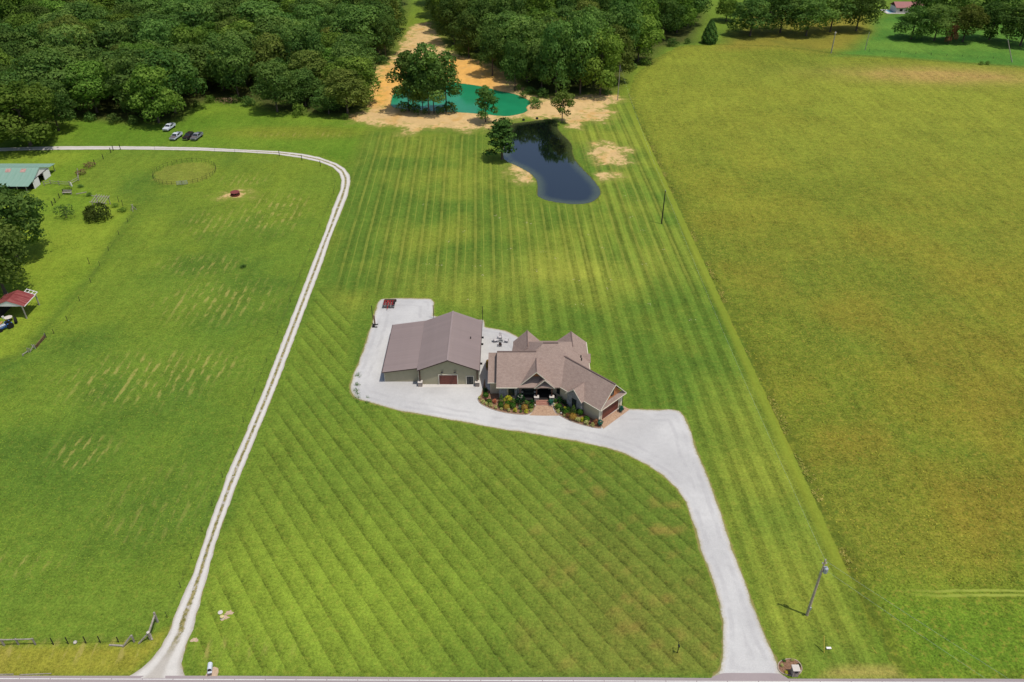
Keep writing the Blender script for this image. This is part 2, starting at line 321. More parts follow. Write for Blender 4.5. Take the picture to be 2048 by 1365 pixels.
def ground_material():
    m = NT('ground'); p = m.pos(); xyz = m.sep(p)
    flat = m.n('CombineXYZ'); m.put(flat.inputs[0], xyz[0]); m.put(flat.inputs[1], xyz[1]); q = flat.outputs[0]
    basec = m.attr('base', 'Color'); soil = m.attr('soil', 'Color')
    big = m.noise(q, 0.09, 4, .6); mid = m.noise(q, 0.55, 5, .65); fine = m.noise(q, 2.6, 5, .75)
    hay = m.ramp(m.add(m.attr('s_hay'), m.mul(m.sub(m.noise(q, .45, 4, .7), .5), 1.0)), 0.12, -0.12)
    # tone of the turf: random noise at several scales
    gr = m.noise(q, 5.5, 3, .8)
    tone = m.add(m.mul(m.sub(big, .5), .45), m.add(m.mul(m.sub(mid, .5), .95), m.add(m.mul(m.sub(fine, .5), 2.3), m.mul(m.sub(gr, .5), 1.3))))
    drift = m.noise(m.scalev(q, (.42, .05, 1), -.1), 1.0, 4, .65); tone = m.add(tone, m.mul(m.sub(drift, .5), .5)); tone = m.mul(tone, m.add(m.mul(hay, .4), .95))
    wob = m.add(m.mul(m.sub(m.noise(q, .35, 2), .5), .3), m.mul(m.sub(m.noise(q, .03, 2), .5), .7))
    # front lawn: diagonal mower passes, a dark seam then paling to the next
    def phase(nxv, nyv, period, off=0.0):
        t = m.add(m.add(m.mul(xyz[0], nxv), m.mul(xyz[1], nyv)), wob); return m.math('FRACT', m.math('DIVIDE', m.add(t, off), period))
    ragg = m.mul(m.sub(m.noise(q, 1.9, 4, .7), .5), .30)
    def phase2(nxv, nyv, period, off=0.0):
        t = m.add(m.add(m.mul(xyz[0], nxv), m.mul(xyz[1], nyv)), m.add(wob, ragg)); return m.math('FRACT', m.math('DIVIDE', m.add(t, off), period))
    f1 = phase2(.822, .5695, 2.66); f2 = phase2(.822, .5695, 1.33, .5); fb = phase2(.822, .5695, 5.32, .4)
    saw = m.add(-.17, m.add(m.mul(m.ramp(f1, .10, .34), .17), m.mul(m.ramp(f1, .48, .72), .13))); saw = m.add(saw, m.mul(m.ramp(f1, .985, 1.0), -.2))
    saw = m.add(saw, m.mul(m.ramp(m.math('ABSOLUTE', m.sub(f1, .05)), .09, .02), m.mul(m.ramp(m.noise(q, .5, 3), .35, .6), -.09)))
    saw = m.add(saw, m.mul(m.sub(m.ramp(m.math('ABSOLUTE', m.sub(fb, .5)), .15, .35), .5), .06))
    sel1 = m.mul(m.ramp(m.attr('s_front'), .3, -1.2), m.sub(1.0, hay))
    brk = m.ramp(m.noise(q, .11, 3), .2, .6, .45, 1.0)
    tone = m.add(tone, m.mul(m.mul(saw, 1.15), m.mul(sel1, brk)))
    # back lawn: thin pale lines between passes, alternate strong and weak
    g1 = m.math('ABSOLUTE', m.sub(phase(1, .034, 2.3), .5)); g2 = m.math('ABSOLUTE', m.sub(phase(1, .034, 4.6, .8), .5))
    lines = m.add(m.mul(m.ramp(g1, .085, .04), .42), m.mul(m.ramp(g2, .05, .025), .5))
    sel2 = m.mul(m.ramp(m.attr('s_back'), 2.0, -6.0), m.sub(1.0, hay)); sel2n = m.mul(sel2, m.ramp(xyz[1], 150, 172))
    # broad passes nearer the house and along the boundary
    h1 = phase(1, .034, 3.3, .3); broad = m.add(m.mul(m.ramp(m.math('ABSOLUTE', m.sub(h1, .5)), .16, .34), .34), -.17)
    broad = m.add(broad, m.mul(m.ramp(m.math('ABSOLUTE', m.sub(phase(1, .034, 1.1), .5)), .1, .4), .10))
    sel3 = m.math('MAXIMUM', m.mul(sel2, m.ramp(xyz[1], 176, 150)), m.mul(m.ramp(m.attr('s_east'), .5, -2), m.sub(1.0, hay)))
    tone = m.add(tone, m.mul(broad, m.mul(sel3, brk)))
    tone = m.add(tone, m.mul(m.mul(m.sub(m.ramp(g2, .18, .32), .5), .22), sel2n))
    c = m.mix(1.0, basec, m.math('MAXIMUM', m.add(1.0, tone), .25), 'MULTIPLY')
    c = m.mix(m.mul(m.mul(lines, sel2n), m.ramp(m.noise(q, .2, 3), .3, .6, .35, .85)), c, alb((176, 178, 76)))
    # dry blades
    dry = m.mul(m.ramp(m.noise(q, 1.1, 5, .75), .5, .7), m.add(m.mul(hay, .32), .24)); c = m.mix(dry, c, alb((178, 154, 70)))
    lush = m.mul(m.ramp(m.noise(m.scalev(q, (1, 1, 1), .7), .8, 5, .75), .52, .7), m.add(m.mul(hay, .3), .3)); c = m.mix(lush, c, alb((84, 120, 38)))
    # dark rank grass just inside the hay field's edge
    rim = m.mul(m.ramp(m.attr('s_hay'), -3.6, -1.0), hay); rim = m.mul(rim, m.ramp(m.noise(q, .8, 4), .35, .6)); c = m.mix(m.mul(rim, .6), c, alb((88, 104, 34)))
    edge_l = m.mul(m.mul(m.ramp(m.attr('s_hay'), 2.4, 1.2), m.sub(1.0, hay)), m.mul(m.ramp(xyz[1], 310, 270), m.ramp(xyz[1], 74, 80))); c = m.mix(m.mul(edge_l, .5), c, alb((156, 166, 54)))
    # two wheel tracks along the mown verge
    for ty in (G(1950, 1182).y, G(1950, 1191).y): c = m.mix(m.mul(m.mul(m.ramp(m.math('ABSOLUTE', m.sub(m.add(xyz[1], m.mul(m.sub(m.noise(q, .15, 3), .5), 1.1)), ty)), .32, .1), m.ramp(xyz[0], 54, 66)), m.ramp(m.noise(q, .5, 3), .3, .5, .3, .85)), c, alb((168, 178, 76)))
    # hay rows on the pasture
    rp = phase2(1, .0, 1.9); rw = m.mul(m.ramp(m.math('ABSOLUTE', m.sub(rp, .5)), .3, .1), m.ramp(m.noise(m.scalev(q, (1, .34, 1)), .7, 5, .75), .46, .62))
    c = m.mix(m.math('MINIMUM', m.mul(m.mul(rw, m.attr('s_rows')), 1.0), .62), c, alb((184, 170, 94)))
    # bare ground, ragged edge, stones and straw in it
    e = m.add(m.attr('s_bare'), m.add(m.mul(m.sub(m.noise(q, .16, 5, .7), .5), 17.0), m.mul(m.sub(m.noise(q, 1.6, 3, .6), .5), 3.5)))
    sc = m.mix(1.0, soil, m.add(.60, m.mul(m.noise(m.scalev(q, (1, .5, 1), .4), .35, 6, .72), .82)), 'MULTIPLY'); sc = m.mix(m.ramp(m.noise(q, .13, 4, .6), .5, .68), sc, alb((220, 176, 108)))
    tuft = m.mul(m.ramp(m.noise(q, .33, 5, .7), .48, .62), m.ramp(m.attr('s_bare'), -9, -1.5)); sc = m.mix(m.mul(tuft, .8), sc, alb((136, 148, 58)))
    c = m.mix(m.mul(m.ramp(e, 4.0, -.5), .45), c, alb((168, 158, 84))); c = m.mix(m.ramp(e, .9, -1.4), c, sc)
    # worn edge of the gravel
    e2 = m.add(m.attr('s_edge'), m.mul(m.sub(m.noise(q, 1.3, 3, .6), .5), .8)); c = m.mix(m.mul(m.ramp(e2, .36, .1), .55), c, alb((176, 152, 104)))
    # wet rim and pond bed
    c = m.mix(m.ramp(m.add(m.attr('s_water'), m.mul(m.sub(m.noise(q, .9, 3), .5), 1.0)), .3, -.5), c, alb((96, 92, 50)))
    bumpn = m.bump(m.add(m.mul(fine, .6), m.noise(q, 7, 3, .7)), .55, .12)
    return m.surf(c, .95, 0, bumpn, .08)
GROUND = ground_material()
REGIONS = ['lawn', 'pasture', 'farmyard_lawn', 'meadow', 'hay_field', 'sandy_bank', 'forest_floor', 'grove_lawn', 'grove_ground']
for r, name in enumerate(REGIONS):
    f = faces[reg == r]
    if not len(f): continue
    used, inv = np.unique(f, return_inverse=True)
    me = bpy.data.meshes.new(name); me.from_pydata(verts[used].tolist(), [], inv.reshape(-1, 4).tolist())
    for k, a in ATTR.items(): me.attributes.new(k, 'FLOAT', 'POINT').data.foreach_set('value', a[used].astype(np.float32))
    for k, a in (('base', base), ('soil', soilc)):
        me.attributes.new(k, 'FLOAT_COLOR', 'POINT').data.foreach_set('color', np.concatenate([a[used], np.ones((len(used), 1))], 1).astype(np.float32).ravel())
    me.materials.append(GROUND); me.polygons.foreach_set('use_smooth', [True] * len(me.polygons))
    tag(link(name, me), kind='structure')

# ------------------------------------------------------------------ gravel, road, paths, water
def resample(pts, step, closed=True):
    out = []; n = len(pts)
    for i in range(n if closed else n - 1):
        a, b = Vector(pts[i]).to_2d() if len(pts[i]) > 2 else Vector(pts[i]), Vector(pts[(i + 1) % n])
        k = max(1, int((b - a).length / step))
        out += [a.lerp(b, j / k) for j in range(k)]
    if not closed: out.append(Vector(pts[-1]))
    return out
def ragged(pts, step=.4, amp=.1, seed=1):
    P = resample(pts, step); a = np.array([tuple(p) for p in P])
    j1 = fbm(a[:, 0] * 1.0, a[:, 1] * 1.0, 1.6, seed) - .5; j2 = fbm(a[:, 0] + 90, a[:, 1], 1.3, seed + 5) - .5
    a[:, 0] += j1 * amp * 3; a[:, 1] += j2 * amp * 3
    return a
def sheet(name, outline, z, mat, kind='structure', parent=None):
    me = bpy.data.meshes.new(name); me.from_pydata([(x, y, z) for x, y in outline], [], [tuple(range(len(outline)))])
    me.materials.append(mat)
    if me.polygons[0].normal.z < 0: me.flip_normals()
    o = link(name, me, parent)
    if kind: o['kind'] = kind
    return o
def gravel_mat(name, c, amt=.22, tint=(196, 188, 180)):
    m = NT(name); p = m.pos()
    a = m.noise(p, .16, 4, .6); b = m.noise(p, 1.3, 5, .7); f = m.noise(p, 9, 4, .8)
    k = m.add(1.0, m.add(m.mul(m.sub(a, .5), amt * 1.2), m.add(m.mul(m.sub(b, .5), amt), m.mul(m.sub(f, .5), amt * 1.6))))
    t = m.scalev(p, (1, .14, 1)); streak = m.ramp(m.noise(t, .9, 3, .6), .35, .7)
    cc = m.mix(m.mul(streak, .2), alb(c), alb(tint)); cc = m.mix(m.mul(m.ramp(m.noise(p, .07, 5, .6), .42, .62), .4), cc, tuple(x * .8 for x in alb(c))); cc = m.mix(1.0, cc, k, 'MULTIPLY')
    return m.surf(cc, .95, 0, m.bump(m.add(f, b), .5, .05), .1)
M_GRAVEL = gravel_mat('gravel', (210, 207, 202))
M_SLAB = simple('pale_concrete', (222, 216, 208), .9, var=.06, scale=.8, bump=.1, spec=.1)
from mathutils.geometry import delaunay_2d_cdt
dro = smooth_poly([tuple(p) for p in ragged(DRIVE, .8, .15, 4)], 1); da = np.array(dro)
gxd, gyd = np.meshgrid(np.arange(da[:, 0].min(), da[:, 0].max(), .8), np.arange(da[:, 1].min(), da[:, 1].max(), .8)); gd_ = sdf(gxd.ravel(), gyd.ravel(), dro); kk = gd_ < -.4
allp = [Vector(p) for p in dro] + [Vector(p) for p in np.stack([gxd.ravel()[kk], gyd.ravel()[kk]], 1).tolist()]
cv, ce, cf = delaunay_2d_cdt(allp, [(i, (i + 1) % len(dro)) for i in range(len(dro))], [], 1, 1e-5)[:3]
me = bpy.data.meshes.new('gravel_driveway'); me.from_pydata([(p.x, p.y, .012) for p in cv], [], cf); vd = np.array([tuple(p) for p in cv])
me.attributes.new('s_edge', 'FLOAT', 'POINT').data.foreach_set('value', sdf(vd[:, 0], vd[:, 1], dro).astype(np.float32))
def drive_mat():
    m = NT('driveway_gravel'); p = m.pos(); d = m.mul(m.attr('s_edge'), -1.0); a = m.noise(p, .12, 5, .65); b = m.noise(p, 1.4, 5, .75); f = m.noise(p, 6, 4, .8)
    dd = m.add(d, m.mul(m.sub(m.noise(p, .25, 3), .5), .8))
    k = m.add(1.0, m.add(m.mul(m.sub(a, .5), .22), m.add(m.mul(m.sub(b, .5), .26), m.mul(m.sub(f, .5), .5))))
    c = m.mix(m.ramp(m.noise(p, .06, 4, .6), .38, .62), alb((204, 201, 197)), alb((216, 213, 208)))
    ruts = m.math('MAXIMUM', m.ramp(m.math('ABSOLUTE', m.sub(dd, 1.25)), .5, .15), m.ramp(m.math('ABSOLUTE', m.sub(dd, 2.9)), .5, .15))
    c = m.mix(m.mul(m.mul(ruts, m.ramp(m.noise(p, .3, 3), .35, .6)), .42), c, alb((188, 184, 182)))
    rim = m.add(d, m.mul(m.sub(m.noise(p, 1.6, 4, .75), .5), 1.3)); c = m.mix(m.mul(m.ramp(rim, .75, .1), .4), c, alb((206, 190, 164)))
    c = m.mix(m.mul(m.ramp(m.add(d, m.mul(m.sub(m.noise(p, 2.2, 4, .75), .5), 1.0)), .3, -.12), .8), c, alb((146, 146, 82)))
    c = m.mix(1.0, c, k, 'MULTIPLY'); return m.surf(c, .95, 0, m.bump(m.add(f, b), .5, .05), .1)
me.materials.append(drive_mat()); me.update()
if me.polygons[0].normal.z < 0: me.flip_normals()
tag(link('gravel_driveway', me), kind='structure')
def lane_material():
    m = NT('lane_gravel'); p = m.pos(); v = m.attr('across'); al = m.attr('along')
    a = m.noise(p, .2, 4); f = m.noise(p, 7, 4, .8); b = m.noise(p, 1.2, 4, .7)
    k = m.add(1.0, m.add(m.mul(m.sub(a, .5), .2), m.add(m.mul(m.sub(f, .5), .4), m.mul(m.sub(b, .5), .22))))
    wheel = m.ramp(m.math('ABSOLUTE', m.sub(m.math('ABSOLUTE', m.sub(v, .5)), .27)), .2, .05)
    c = m.mix(wheel, alb((200, 192, 180)), alb((226, 220, 210))); c = m.mix(1.0, c, k, 'MULTIPLY')
    mid = m.add(m.math('ABSOLUTE', m.sub(v, .5)), m.mul(m.sub(m.noise(p, 1.1, 5, .75), .5), .34))
    g = m.mul(m.ramp(mid, .145, .06), m.mul(m.ramp(al, 3, 9), m.ramp(al, 226, 196)))
    grass = m.mix(m.ramp(m.noise(p, 1.8, 3), .35, .65), alb((122, 118, 64)), alb((170, 156, 104)))
    c = m.mix(m.mul(g, m.ramp(m.noise(p, .8, 4, .7), .36, .5)), c, grass)
    c = m.mix(m.mul(m.ramp(m.add(mid, 0), .44, .52), .6), c, alb((170, 160, 118)))
    return m.surf(c, .95, 0, m.bump(f, .4, .05), .1)
Lr = [Vector(p) for p in LANE_L]; Rr = [Vector(p) for p in LANE_R]
def arc(P, n):
    d = [0.0]
    for a, b in zip(P, P[1:]): d.append(d[-1] + (b - a).length)
    out = []; k = 0
    for i in range(n + 1):
        t = d[-1] * i / n
        while k < len(d) - 2 and d[k + 1] < t: k += 1
        out.append(P[k].lerp(P[k + 1], (t - d[k]) / (d[k + 1] - d[k])))
    return out, d[-1]
NL = 460; (La, _), (Ra, Ltot) = arc(Lr, NL), arc(Rr, NL)
ROWS = 9; vs, fs, ac, al = [], [], [], []
for i in range(NL + 1):
    for j in range(ROWS):
        t = j / (ROWS - 1); p = La[i].lerp(Ra[i], t); w = (Ra[i] - La[i]).normalized()
        if j in (0, ROWS - 1): p = p + w * float(fbm(np.array([p.x * 1.0]), np.array([p.y * 1.0]), 1.3, 31)[0] - .5) * .5
        vs.append((p.x, p.y, .03 + .03 * math.exp(-((t - .5) / .12) ** 2))); ac.append(t); al.append(i / NL * Ltot)
fs = [(i * ROWS + j, i * ROWS + j + 1, (i + 1) * ROWS + j + 1, (i + 1) * ROWS + j) for i in range(NL) for j in range(ROWS - 1)]
me = bpy.data.meshes.new('gravel_lane'); me.from_pydata(vs, [], fs); me.materials.append(lane_material())
me.attributes.new('across', 'FLOAT', 'POINT').data.foreach_set('value', ac); me.attributes.new('along', 'FLOAT', 'POINT').data.foreach_set('value', al)
if me.polygons[0].normal.z < 0: me.flip_normals()
tag(link('gravel_lane', me), kind='structure')

M_ASPH = gravel_mat('asphalt', (176, 162, 160), .1, (184, 170, 166))
rx = np.arange(-1500, 1501, 4.0)
upper = [(x, ROAD_N(x) + .05 * math.sin(x * 1.7)) for x in rx]
# the mouths of the two drives flare into the road
road_pts = upper + [(1500, 50.5), (-1500, 63.0)]
road_pts = [(x, y) for x, y in upper] + [(1500, ROAD_N(1500) - 6.8), (-1500, ROAD_N(-1500) - 6.8)]
sheet('road', road_pts[::-1], .036, M_ASPH)
def apron_poly(pts): return smooth_poly(GP(pts), 2)
sheet('road_apron', apron_poly([(1418, 1362), (1424, 1354.5), (1437, 1350), (1447, 1346.5), (1500, 1347), (1552, 1347), (1563, 1350), (1572, 1354.5), (1580, 1362)]), .040, M_ASPH)
M_WHITE = simple('road_paint', (236, 232, 226), .7, var=.1, scale=6)
line = MB()
x = -200.0
while x < 200:
    line.add([(a, ROAD_N(a) - d, .044) for a, d in ((x, .42), (x + 3.9, .42), (x + 3.9, .54), (x, .54))], [(3, 2, 1, 0)]); x += 4.0
tag(line.build('road_edge_line', M_WHITE), kind='structure')

def water_mat(name, c, rough, weed=None, ior=2.1):
    m = NT(name); p = m.pos(); n = m.noise(m.scalev(p, (1, 2.2, 1)), .9, 3, .5)
    cc = m.mix(m.ramp(m.noise(p, .12, 3), .3, .7), alb(c), tuple(x * 1.18 for x in alb(c)))
    if weed:
        e = m.add(m.attr('s_water'), m.mul(m.sub(m.noise(p, .5, 3), .5), 1.2)); cc = m.mix(m.ramp(e, -3.6, -.6), cc, alb(weed))
    return m.surf(cc, rough, 0, m.bump(n, .04, .03), .5, **{'IOR': ior})
def water(name, poly, mat):
    a = np.array(poly); lo, hi = a.min(0) - 1.5, a.max(0) + 1.5
    xs = np.arange(lo[0], hi[0], .7); ys = np.arange(lo[1], hi[1], .7); Xw, Yw = np.meshgrid(xs, ys); d = sdf(Xw.ravel(), Yw.ravel(), poly)
    F = [(j * len(xs) + i, j * len(xs) + i + 1, (j + 1) * len(xs) + i + 1, (j + 1) * len(xs) + i) for j in range(len(ys) - 1) for i in range(len(xs) - 1)]
    F = [f for f in F if max(d[k] for k in f) < 1.3]
    used, inv = np.unique(np.array(F), return_inverse=True)
    me = bpy.data.meshes.new(name); me.from_pydata(np.stack([Xw.ravel()[used], Yw.ravel()[used], np.full(len(used), -.12)], 1).tolist(), [], inv.reshape(-1, 4).tolist())
    me.attributes.new('s_water', 'FLOAT', 'POINT').data.foreach_set('value', d[used].astype(np.float32)); me.materials.append(mat)
    return tag(link(name, me), kind='structure')
water('dark_pond_water', POND, water_mat('pond_water', (10, 14, 15), .04, (70, 78, 46)))
water('turquoise_pond_water', LAGOON, water_mat('mineral_water', (36, 138, 92), .1, None, 1.33))

def paving_mat():
    m = NT('stamped_concrete'); p = m.pos(); v = m.n('TexVoronoi', feature='DISTANCE_TO_EDGE'); m.put(v.inputs['Vector'], p); v.inputs['Scale'].default_value = 1.9
    c = m.mix(m.noise(p, 1.1, 5, .7), alb((178, 138, 110)), alb((214, 184, 152))); c = m.mix(m.ramp(v.outputs[0], .05, .0), c, alb((150, 116, 94)))
    return m.surf(c, .8, 0, m.bump(m.ramp(v.outputs[0], 0, .06), .4, .02), .2)
M_PAVE = paving_mat()
def hz(x, y): return (940 + x / 5.935, 640 + y / 5.935)
def z1(x, y): return (955 + x / 11.87, 720 + y / 11.87)
def z2(x, y): return (1090 + x / 11.378, 740 + y / 11.378)
walk = [z1(1390, 1085), z1(1370, 1150), z1(1310, 1240), z1(1225, 1322), z1(1600, 1330), z1(1965, 1328), z2(240, 985), z2(190, 910), z2(180, 815), z1(1800, 1085)]
sheet('front_walkway', GP(walk), .022, M_PAVE)
sheet('garage_apron', GP([z2(1205, 1200), z2(1330, 1345), z2(1930, 905), z2(1740, 800), z2(1725, 850)]), .022, M_PAVE)
sheet('barn_slab', [(-18.4, 121.9), (-6.2, 121.9), (-6.2, 124.0), (-18.4, 124.0)], .02, M_SLAB)
def mulch_mat():
    m = NT('mulch'); p = m.pos(); f = m.noise(p, 6, 5, .8); c = m.mix(m.ramp(f, .3, .7), alb((112, 82, 64)), alb((172, 134, 106)))
    return m.surf(c, .95, 0, m.bump(f, .8, .06), .1)
M_MULCH = mulch_mat()
M_EDGING = simple('stone_edging', (190, 170, 150), .9, var=.2, scale=3, bump=.3)
def bed(name, pts, steps=True):
    P = smooth_poly(GP(pts), 2); o = sheet(name, P, .05, M_MULCH)
    # curb of edging blocks round the bed
    e = MB()
    R_ = resample(P, .32)
    for i, a in enumerate(R_):
        b = R_[(i + 1) % len(R_)]; d = (b - a)
        if d.length > .05: e.bar((a.x, a.y, .05), (b.x - d.x * .06, b.y - d.y * .06, .05), .11, .13)
    tag(e.build('bed_edging', M_EDGING, o), kind='stuff')
    return o
bed('flower_bed', [z1(95, 830), z1(30, 880), z1(10, 960), z1(60, 1040), z1(200, 1120), z1(400, 1200), z1(640, 1260), z1(900, 1295), z1(1190, 1315), z1(1310, 1235), z1(1375, 1150), z1(1388, 1075), z1(1385, 900), z1(1000, 860), z1(420, 800), z1(180, 700), z1(185, 400), z1(130, 640)])
bed('garden_bed', [z2(195, 815), z2(205, 900), z2(255, 985), z2(370, 1065), z2(560, 1165), z2(800, 1245), z2(1000, 1295), z2(1180, 1335), z2(1310, 1335), z2(1205, 1215), z2(1190, 1150), z2(800, 960), z2(600, 860), z2(420, 740), z2(280, 650), z2(190, 700)])
bed('side_bed', [z1(205, 30), z1(200, 260), z1(300, 260), z1(300, 0), z1(240, 0)])
bed('mailbox_bed', [(1555.5, 1329), (1556, 1340), (1564, 1348), (1580, 1352), (1596, 1351.5), (1604, 1343), (1603, 1332), (1594, 1321), (1577, 1318), (1562, 1322)])

# ------------------------------------------------------------------ the barn
M_SHED_ROOF = simple('brown_metal_roof', (161, 143, 137), .5, var=.05, scale=.4, spec=.35, objvar=.035)
M_SIDING = simple('olive_siding', (176, 166, 138), .65, var=.05, scale=1, spec=.25, k=1.2)
M_TRIM = simple('cream_trim', (222, 212, 190), .6, var=.05, spec=.3, k=1.15)
M_BRONZE = simple('bronze_trim', (84, 66, 58), .5, var=.1)
M_REDWOOD = simple('redwood_door', (116, 64, 52), .5, var=.18, scale=2.5, k=1.2)
M_STONE = simple('ledge_stone', (176, 160, 148), .9, var=.35, scale=2.2, bump=.5, objvar=.12)
M_CAP = simple('limestone_cap', (222, 212, 200), .85, var=.06)
M_POST = simple('dark_timber', (84, 54, 42), .7, var=.2, scale=2)
M_GLASS = NT('window_glass'); M_GLASS = M_GLASS.surf((.018, .024, .024), .08, 0, None, .6)
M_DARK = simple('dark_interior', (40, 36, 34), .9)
M_BLACK = simple('black_metal', (30, 30, 32), .5)
BX0, BX1, BYF, BYB = -18.05, -6.45, 122.87, 139.3
EZ, RZ, RX = 3.72, 6.15, -12.25                   # eave, ridge
barn = thing('barn', 'wide brown metal roofed barn with olive siding and stone based porch posts beside the house', 'barn', (RX, BYF, 0))
def put(o): o.location = Vector(o.location) - Vector(o.parent.location) if o.parent else o.location; return o
def bpart(mb, name, mat, root, parent=None, **k):
    """world-coordinate mesh under a root that is not rotated"""
    o = mb.build(name, mat, parent or root, **k)
    if parent is None: o.location = -Vector(root.location)
    return o
k_ = (RZ - EZ) / (BX1 - RX + .15)
gable = [(BX0, EZ - .12), (BX0, 0), (BX1, 0), (BX1, EZ - .12), (RX, RZ - .14)]
w = MB(); n = len(gable)
for Yw, in ((BYF,), (BYB,)): pass
w.add([(x, BYF, z) for x, z in gable] + [(x, BYB, z) for x, z in gable], [tuple(range(5)), tuple(range(5, 10))[::-1]] + [(i, i + 5, (i + 1) % 5 + 5, (i + 1) % 5) for i in range(5)])
bpart(w, 'wall', M_SIDING, barn)
w = MB(); LX0 = -24.85; LYF, LYB = 123.72, 139.6
lean = [(LX0, 2.35), (LX0, 0), (BX0 - .01, 0), (BX0 - .01, 3.25)]
w.add([(x, LYF, z) for x, z in lean] + [(x, LYB, z) for x, z in lean], [tuple(range(4)), tuple(range(4, 8))[::-1]] + [(i, i + 4, (i + 1) % 4 + 4, (i + 1) % 4) for i in range(4)])
bpart(w, 'lean_to_wall', M_SIDING, barn)
r = MB()
x = BX0 + .15
def gz(x): return RZ - .14 - abs(x - RX) * (RZ - .14 - EZ + .12) / (BX1 - RX)
while x < BX1:
    if not (-14.3 < x < -10.4 or -9.0 < x < -7.4): r.box(x - .02, x + .02, BYF - .022, BYF + .01, .05, gz(x) - .06)
    else: r.box(x - .02, x + .02, BYF - .022, BYF + .01, 2.5, gz(x) - .06)
    x += .3
x = LX0 + .15
while x < BX0 - .1: r.box(x - .02, x + .02, LYF - .022, LYF + .01, .05, 2.35 + (x - LX0) * .132 - .05); x += .3
yy = BYF + .2
while yy < BYB: r.box(BX1 - .01, BX1 + .022, yy - .02, yy + .02, .05, EZ - .2); r.box(LX0 - .022, LX0 + .01, yy + .6, yy + .64, .05, 2.3); yy += .3
tag(bpart(r, 'siding_rib', M_SIDING, barn), kind='stuff')
# roof panels: ribbed sheets running from ridge to eave, laid side by side
def panel_mesh(name, a, b, width, mat):
    """a = top edge point, b = bottom edge point (in XZ of the panel's own frame), sheet with a raised seam at each side"""
    m = MB(); (xa, za), (xb, zb) = a, b
    m.slab([(xa, 0, za), (xa, width - .006, za), (xb, width - .006, zb), (xb, 0, zb)], .05)
    for q in (0.02, .32, .62):
        m.slab([(xa, q - .02, za + .03), (xa, q + .02, za + .03), (xb, q + .02, zb + .03), (xb, q - .02, zb + .03)], .03)
    return m.mesh(name, mat)
Y0, Y1 = 122.32, 139.75; NPN = 19; pw = (Y1 - Y0) / NPN
pm = [panel_mesh('roof_panel', (RX, RZ), (BX1 + .2, EZ), pw, M_SHED_ROOF), panel_mesh('roof_panel', (RX, RZ), (BX0 - .18, EZ), pw, M_SHED_ROOF)]
for m_ in pm:
    for i in range(NPN): link('roof_panel', m_, barn, Vector((0, Y0 + i * pw, 0)) - Vector(barn.location))
LY0, LY1 = 123.3, 140.05; NL2 = 18; pw2 = (LY1 - LY0) / NL2
m_ = panel_mesh('lean_to_roof_panel', (BX0 + .02, 3.62), (LX0 - .25, 2.56), pw2, M_SHED_ROOF)
for i in range(NL2): link('lean_to_roof_panel', m_, barn, Vector((0, LY0 + i * pw2, 0)) - Vector(barn.location))
t = MB(); t.bar((RX, Y0 - .02, RZ + .03), (RX, Y1, RZ + .03), .36, .06); bpart(t, 'ridge_cap', M_SHED_ROOF, barn)
t = MB()
for x in (BX1 + .2, BX0 - .18):
    t.slab([(RX, Y0 - .03, RZ + .03), (x, Y0 - .03, EZ + .03), (x, Y0, EZ + .03), (RX, Y0, RZ + .03)], .24)
t.slab([(BX0 + .02, LY0 - .03, 3.62), (LX0 - .25, LY0 - .03, 2.57), (LX0 - .25, LY0, 2.57), (BX0 + .02, LY0, 3.62)], .2)
bpart(t, 'rake_trim', M_BRONZE, barn)
t = MB(); t.box(BX1 + .17, BX1 + .3, Y0, Y1, EZ - .16, EZ - .02); bpart(t, 'gutter', M_BRONZE, barn); bpart(MB().box(LX0 - .37, LX0 - .24, LY0, LY1, 2.42, 2.55), 'gutter', M_BRONZE, barn)
for x in (BX1 + .02, BX0 - .06): bpart(MB().box(x, x + .09, BYF - .06, BYF + .06, 0, EZ - .2), 'corner_trim', M_TRIM, barn)
bpart(MB().box(LX0 - .04, LX0 + .09, LYF - .05, LYF + .08, 0, 2.36), 'corner_trim', M_TRIM, barn)
f = MB(); DX0, DX1, DZ = -14.1, -10.62, 2.28
for a in ((DX0 - .16, DX0, 0, DZ + .15), (DX1, DX1 + .16, 0, DZ + .15)): f.box(a[0], a[1], BYF - .09, BYF, a[2], a[3])
f.box(DX0, DX1, BYF - .09, BYF, DZ, DZ + .15); gd = bpart(f, 'garage_door', M_TRIM, barn)
gd_me = MB().box(0, DX1 - DX0, -.03, 0, 0, DZ / 4 - .015).mesh('door_panel', M_REDWOOD)
for i in range(4): link('door_panel', gd_me, gd, (DX0, BYF - .012, i * DZ / 4 + .01))
f = MB(); EX0, EX1 = -8.78, -7.52
f.box(EX0 - .13, EX0, BYF - .08, BYF, 0, 2.08); f.box(EX1, EX1 + .13, BYF - .08, BYF, 0, 2.08); f.box(EX0, EX1, BYF - .08, BYF, 1.95, 2.08); dd = bpart(f, 'double_door', M_TRIM, barn)
for x0 in (EX0 + .01, (EX0 + EX1) / 2 + .01):
    q = MB().box(x0, x0 + (EX1 - EX0) / 2 - .02, BYF - .05, BYF - .005, .02, 1.95).build('door_leaf', M_BLACK, dd)
    MB().box(x0 + .1, x0 + .5, BYF - .056, BYF - .05, .25, 1.8).build('pane', M_GLASS, dd)
def wall_lamp(x, z, y, root):
    l = MB(); l.bar((x, y, z + .32), (x, y - .38, z + .36), .05, n=6); l.bar((x, y - .36, z + .37), (x, y - .36, z + .1), .05, n=6)
    l.lathe([(.05, .14), (.24, .0), (.26, -.04), (.02, -.03)], 12, (x, y - .36, z)); return bpart(l, 'wall_lamp', M_BLACK, root)
wall_lamp(-13.42, 3.2, BYF, barn); wall_lamp(-10.95, 3.2, BYF, barn)
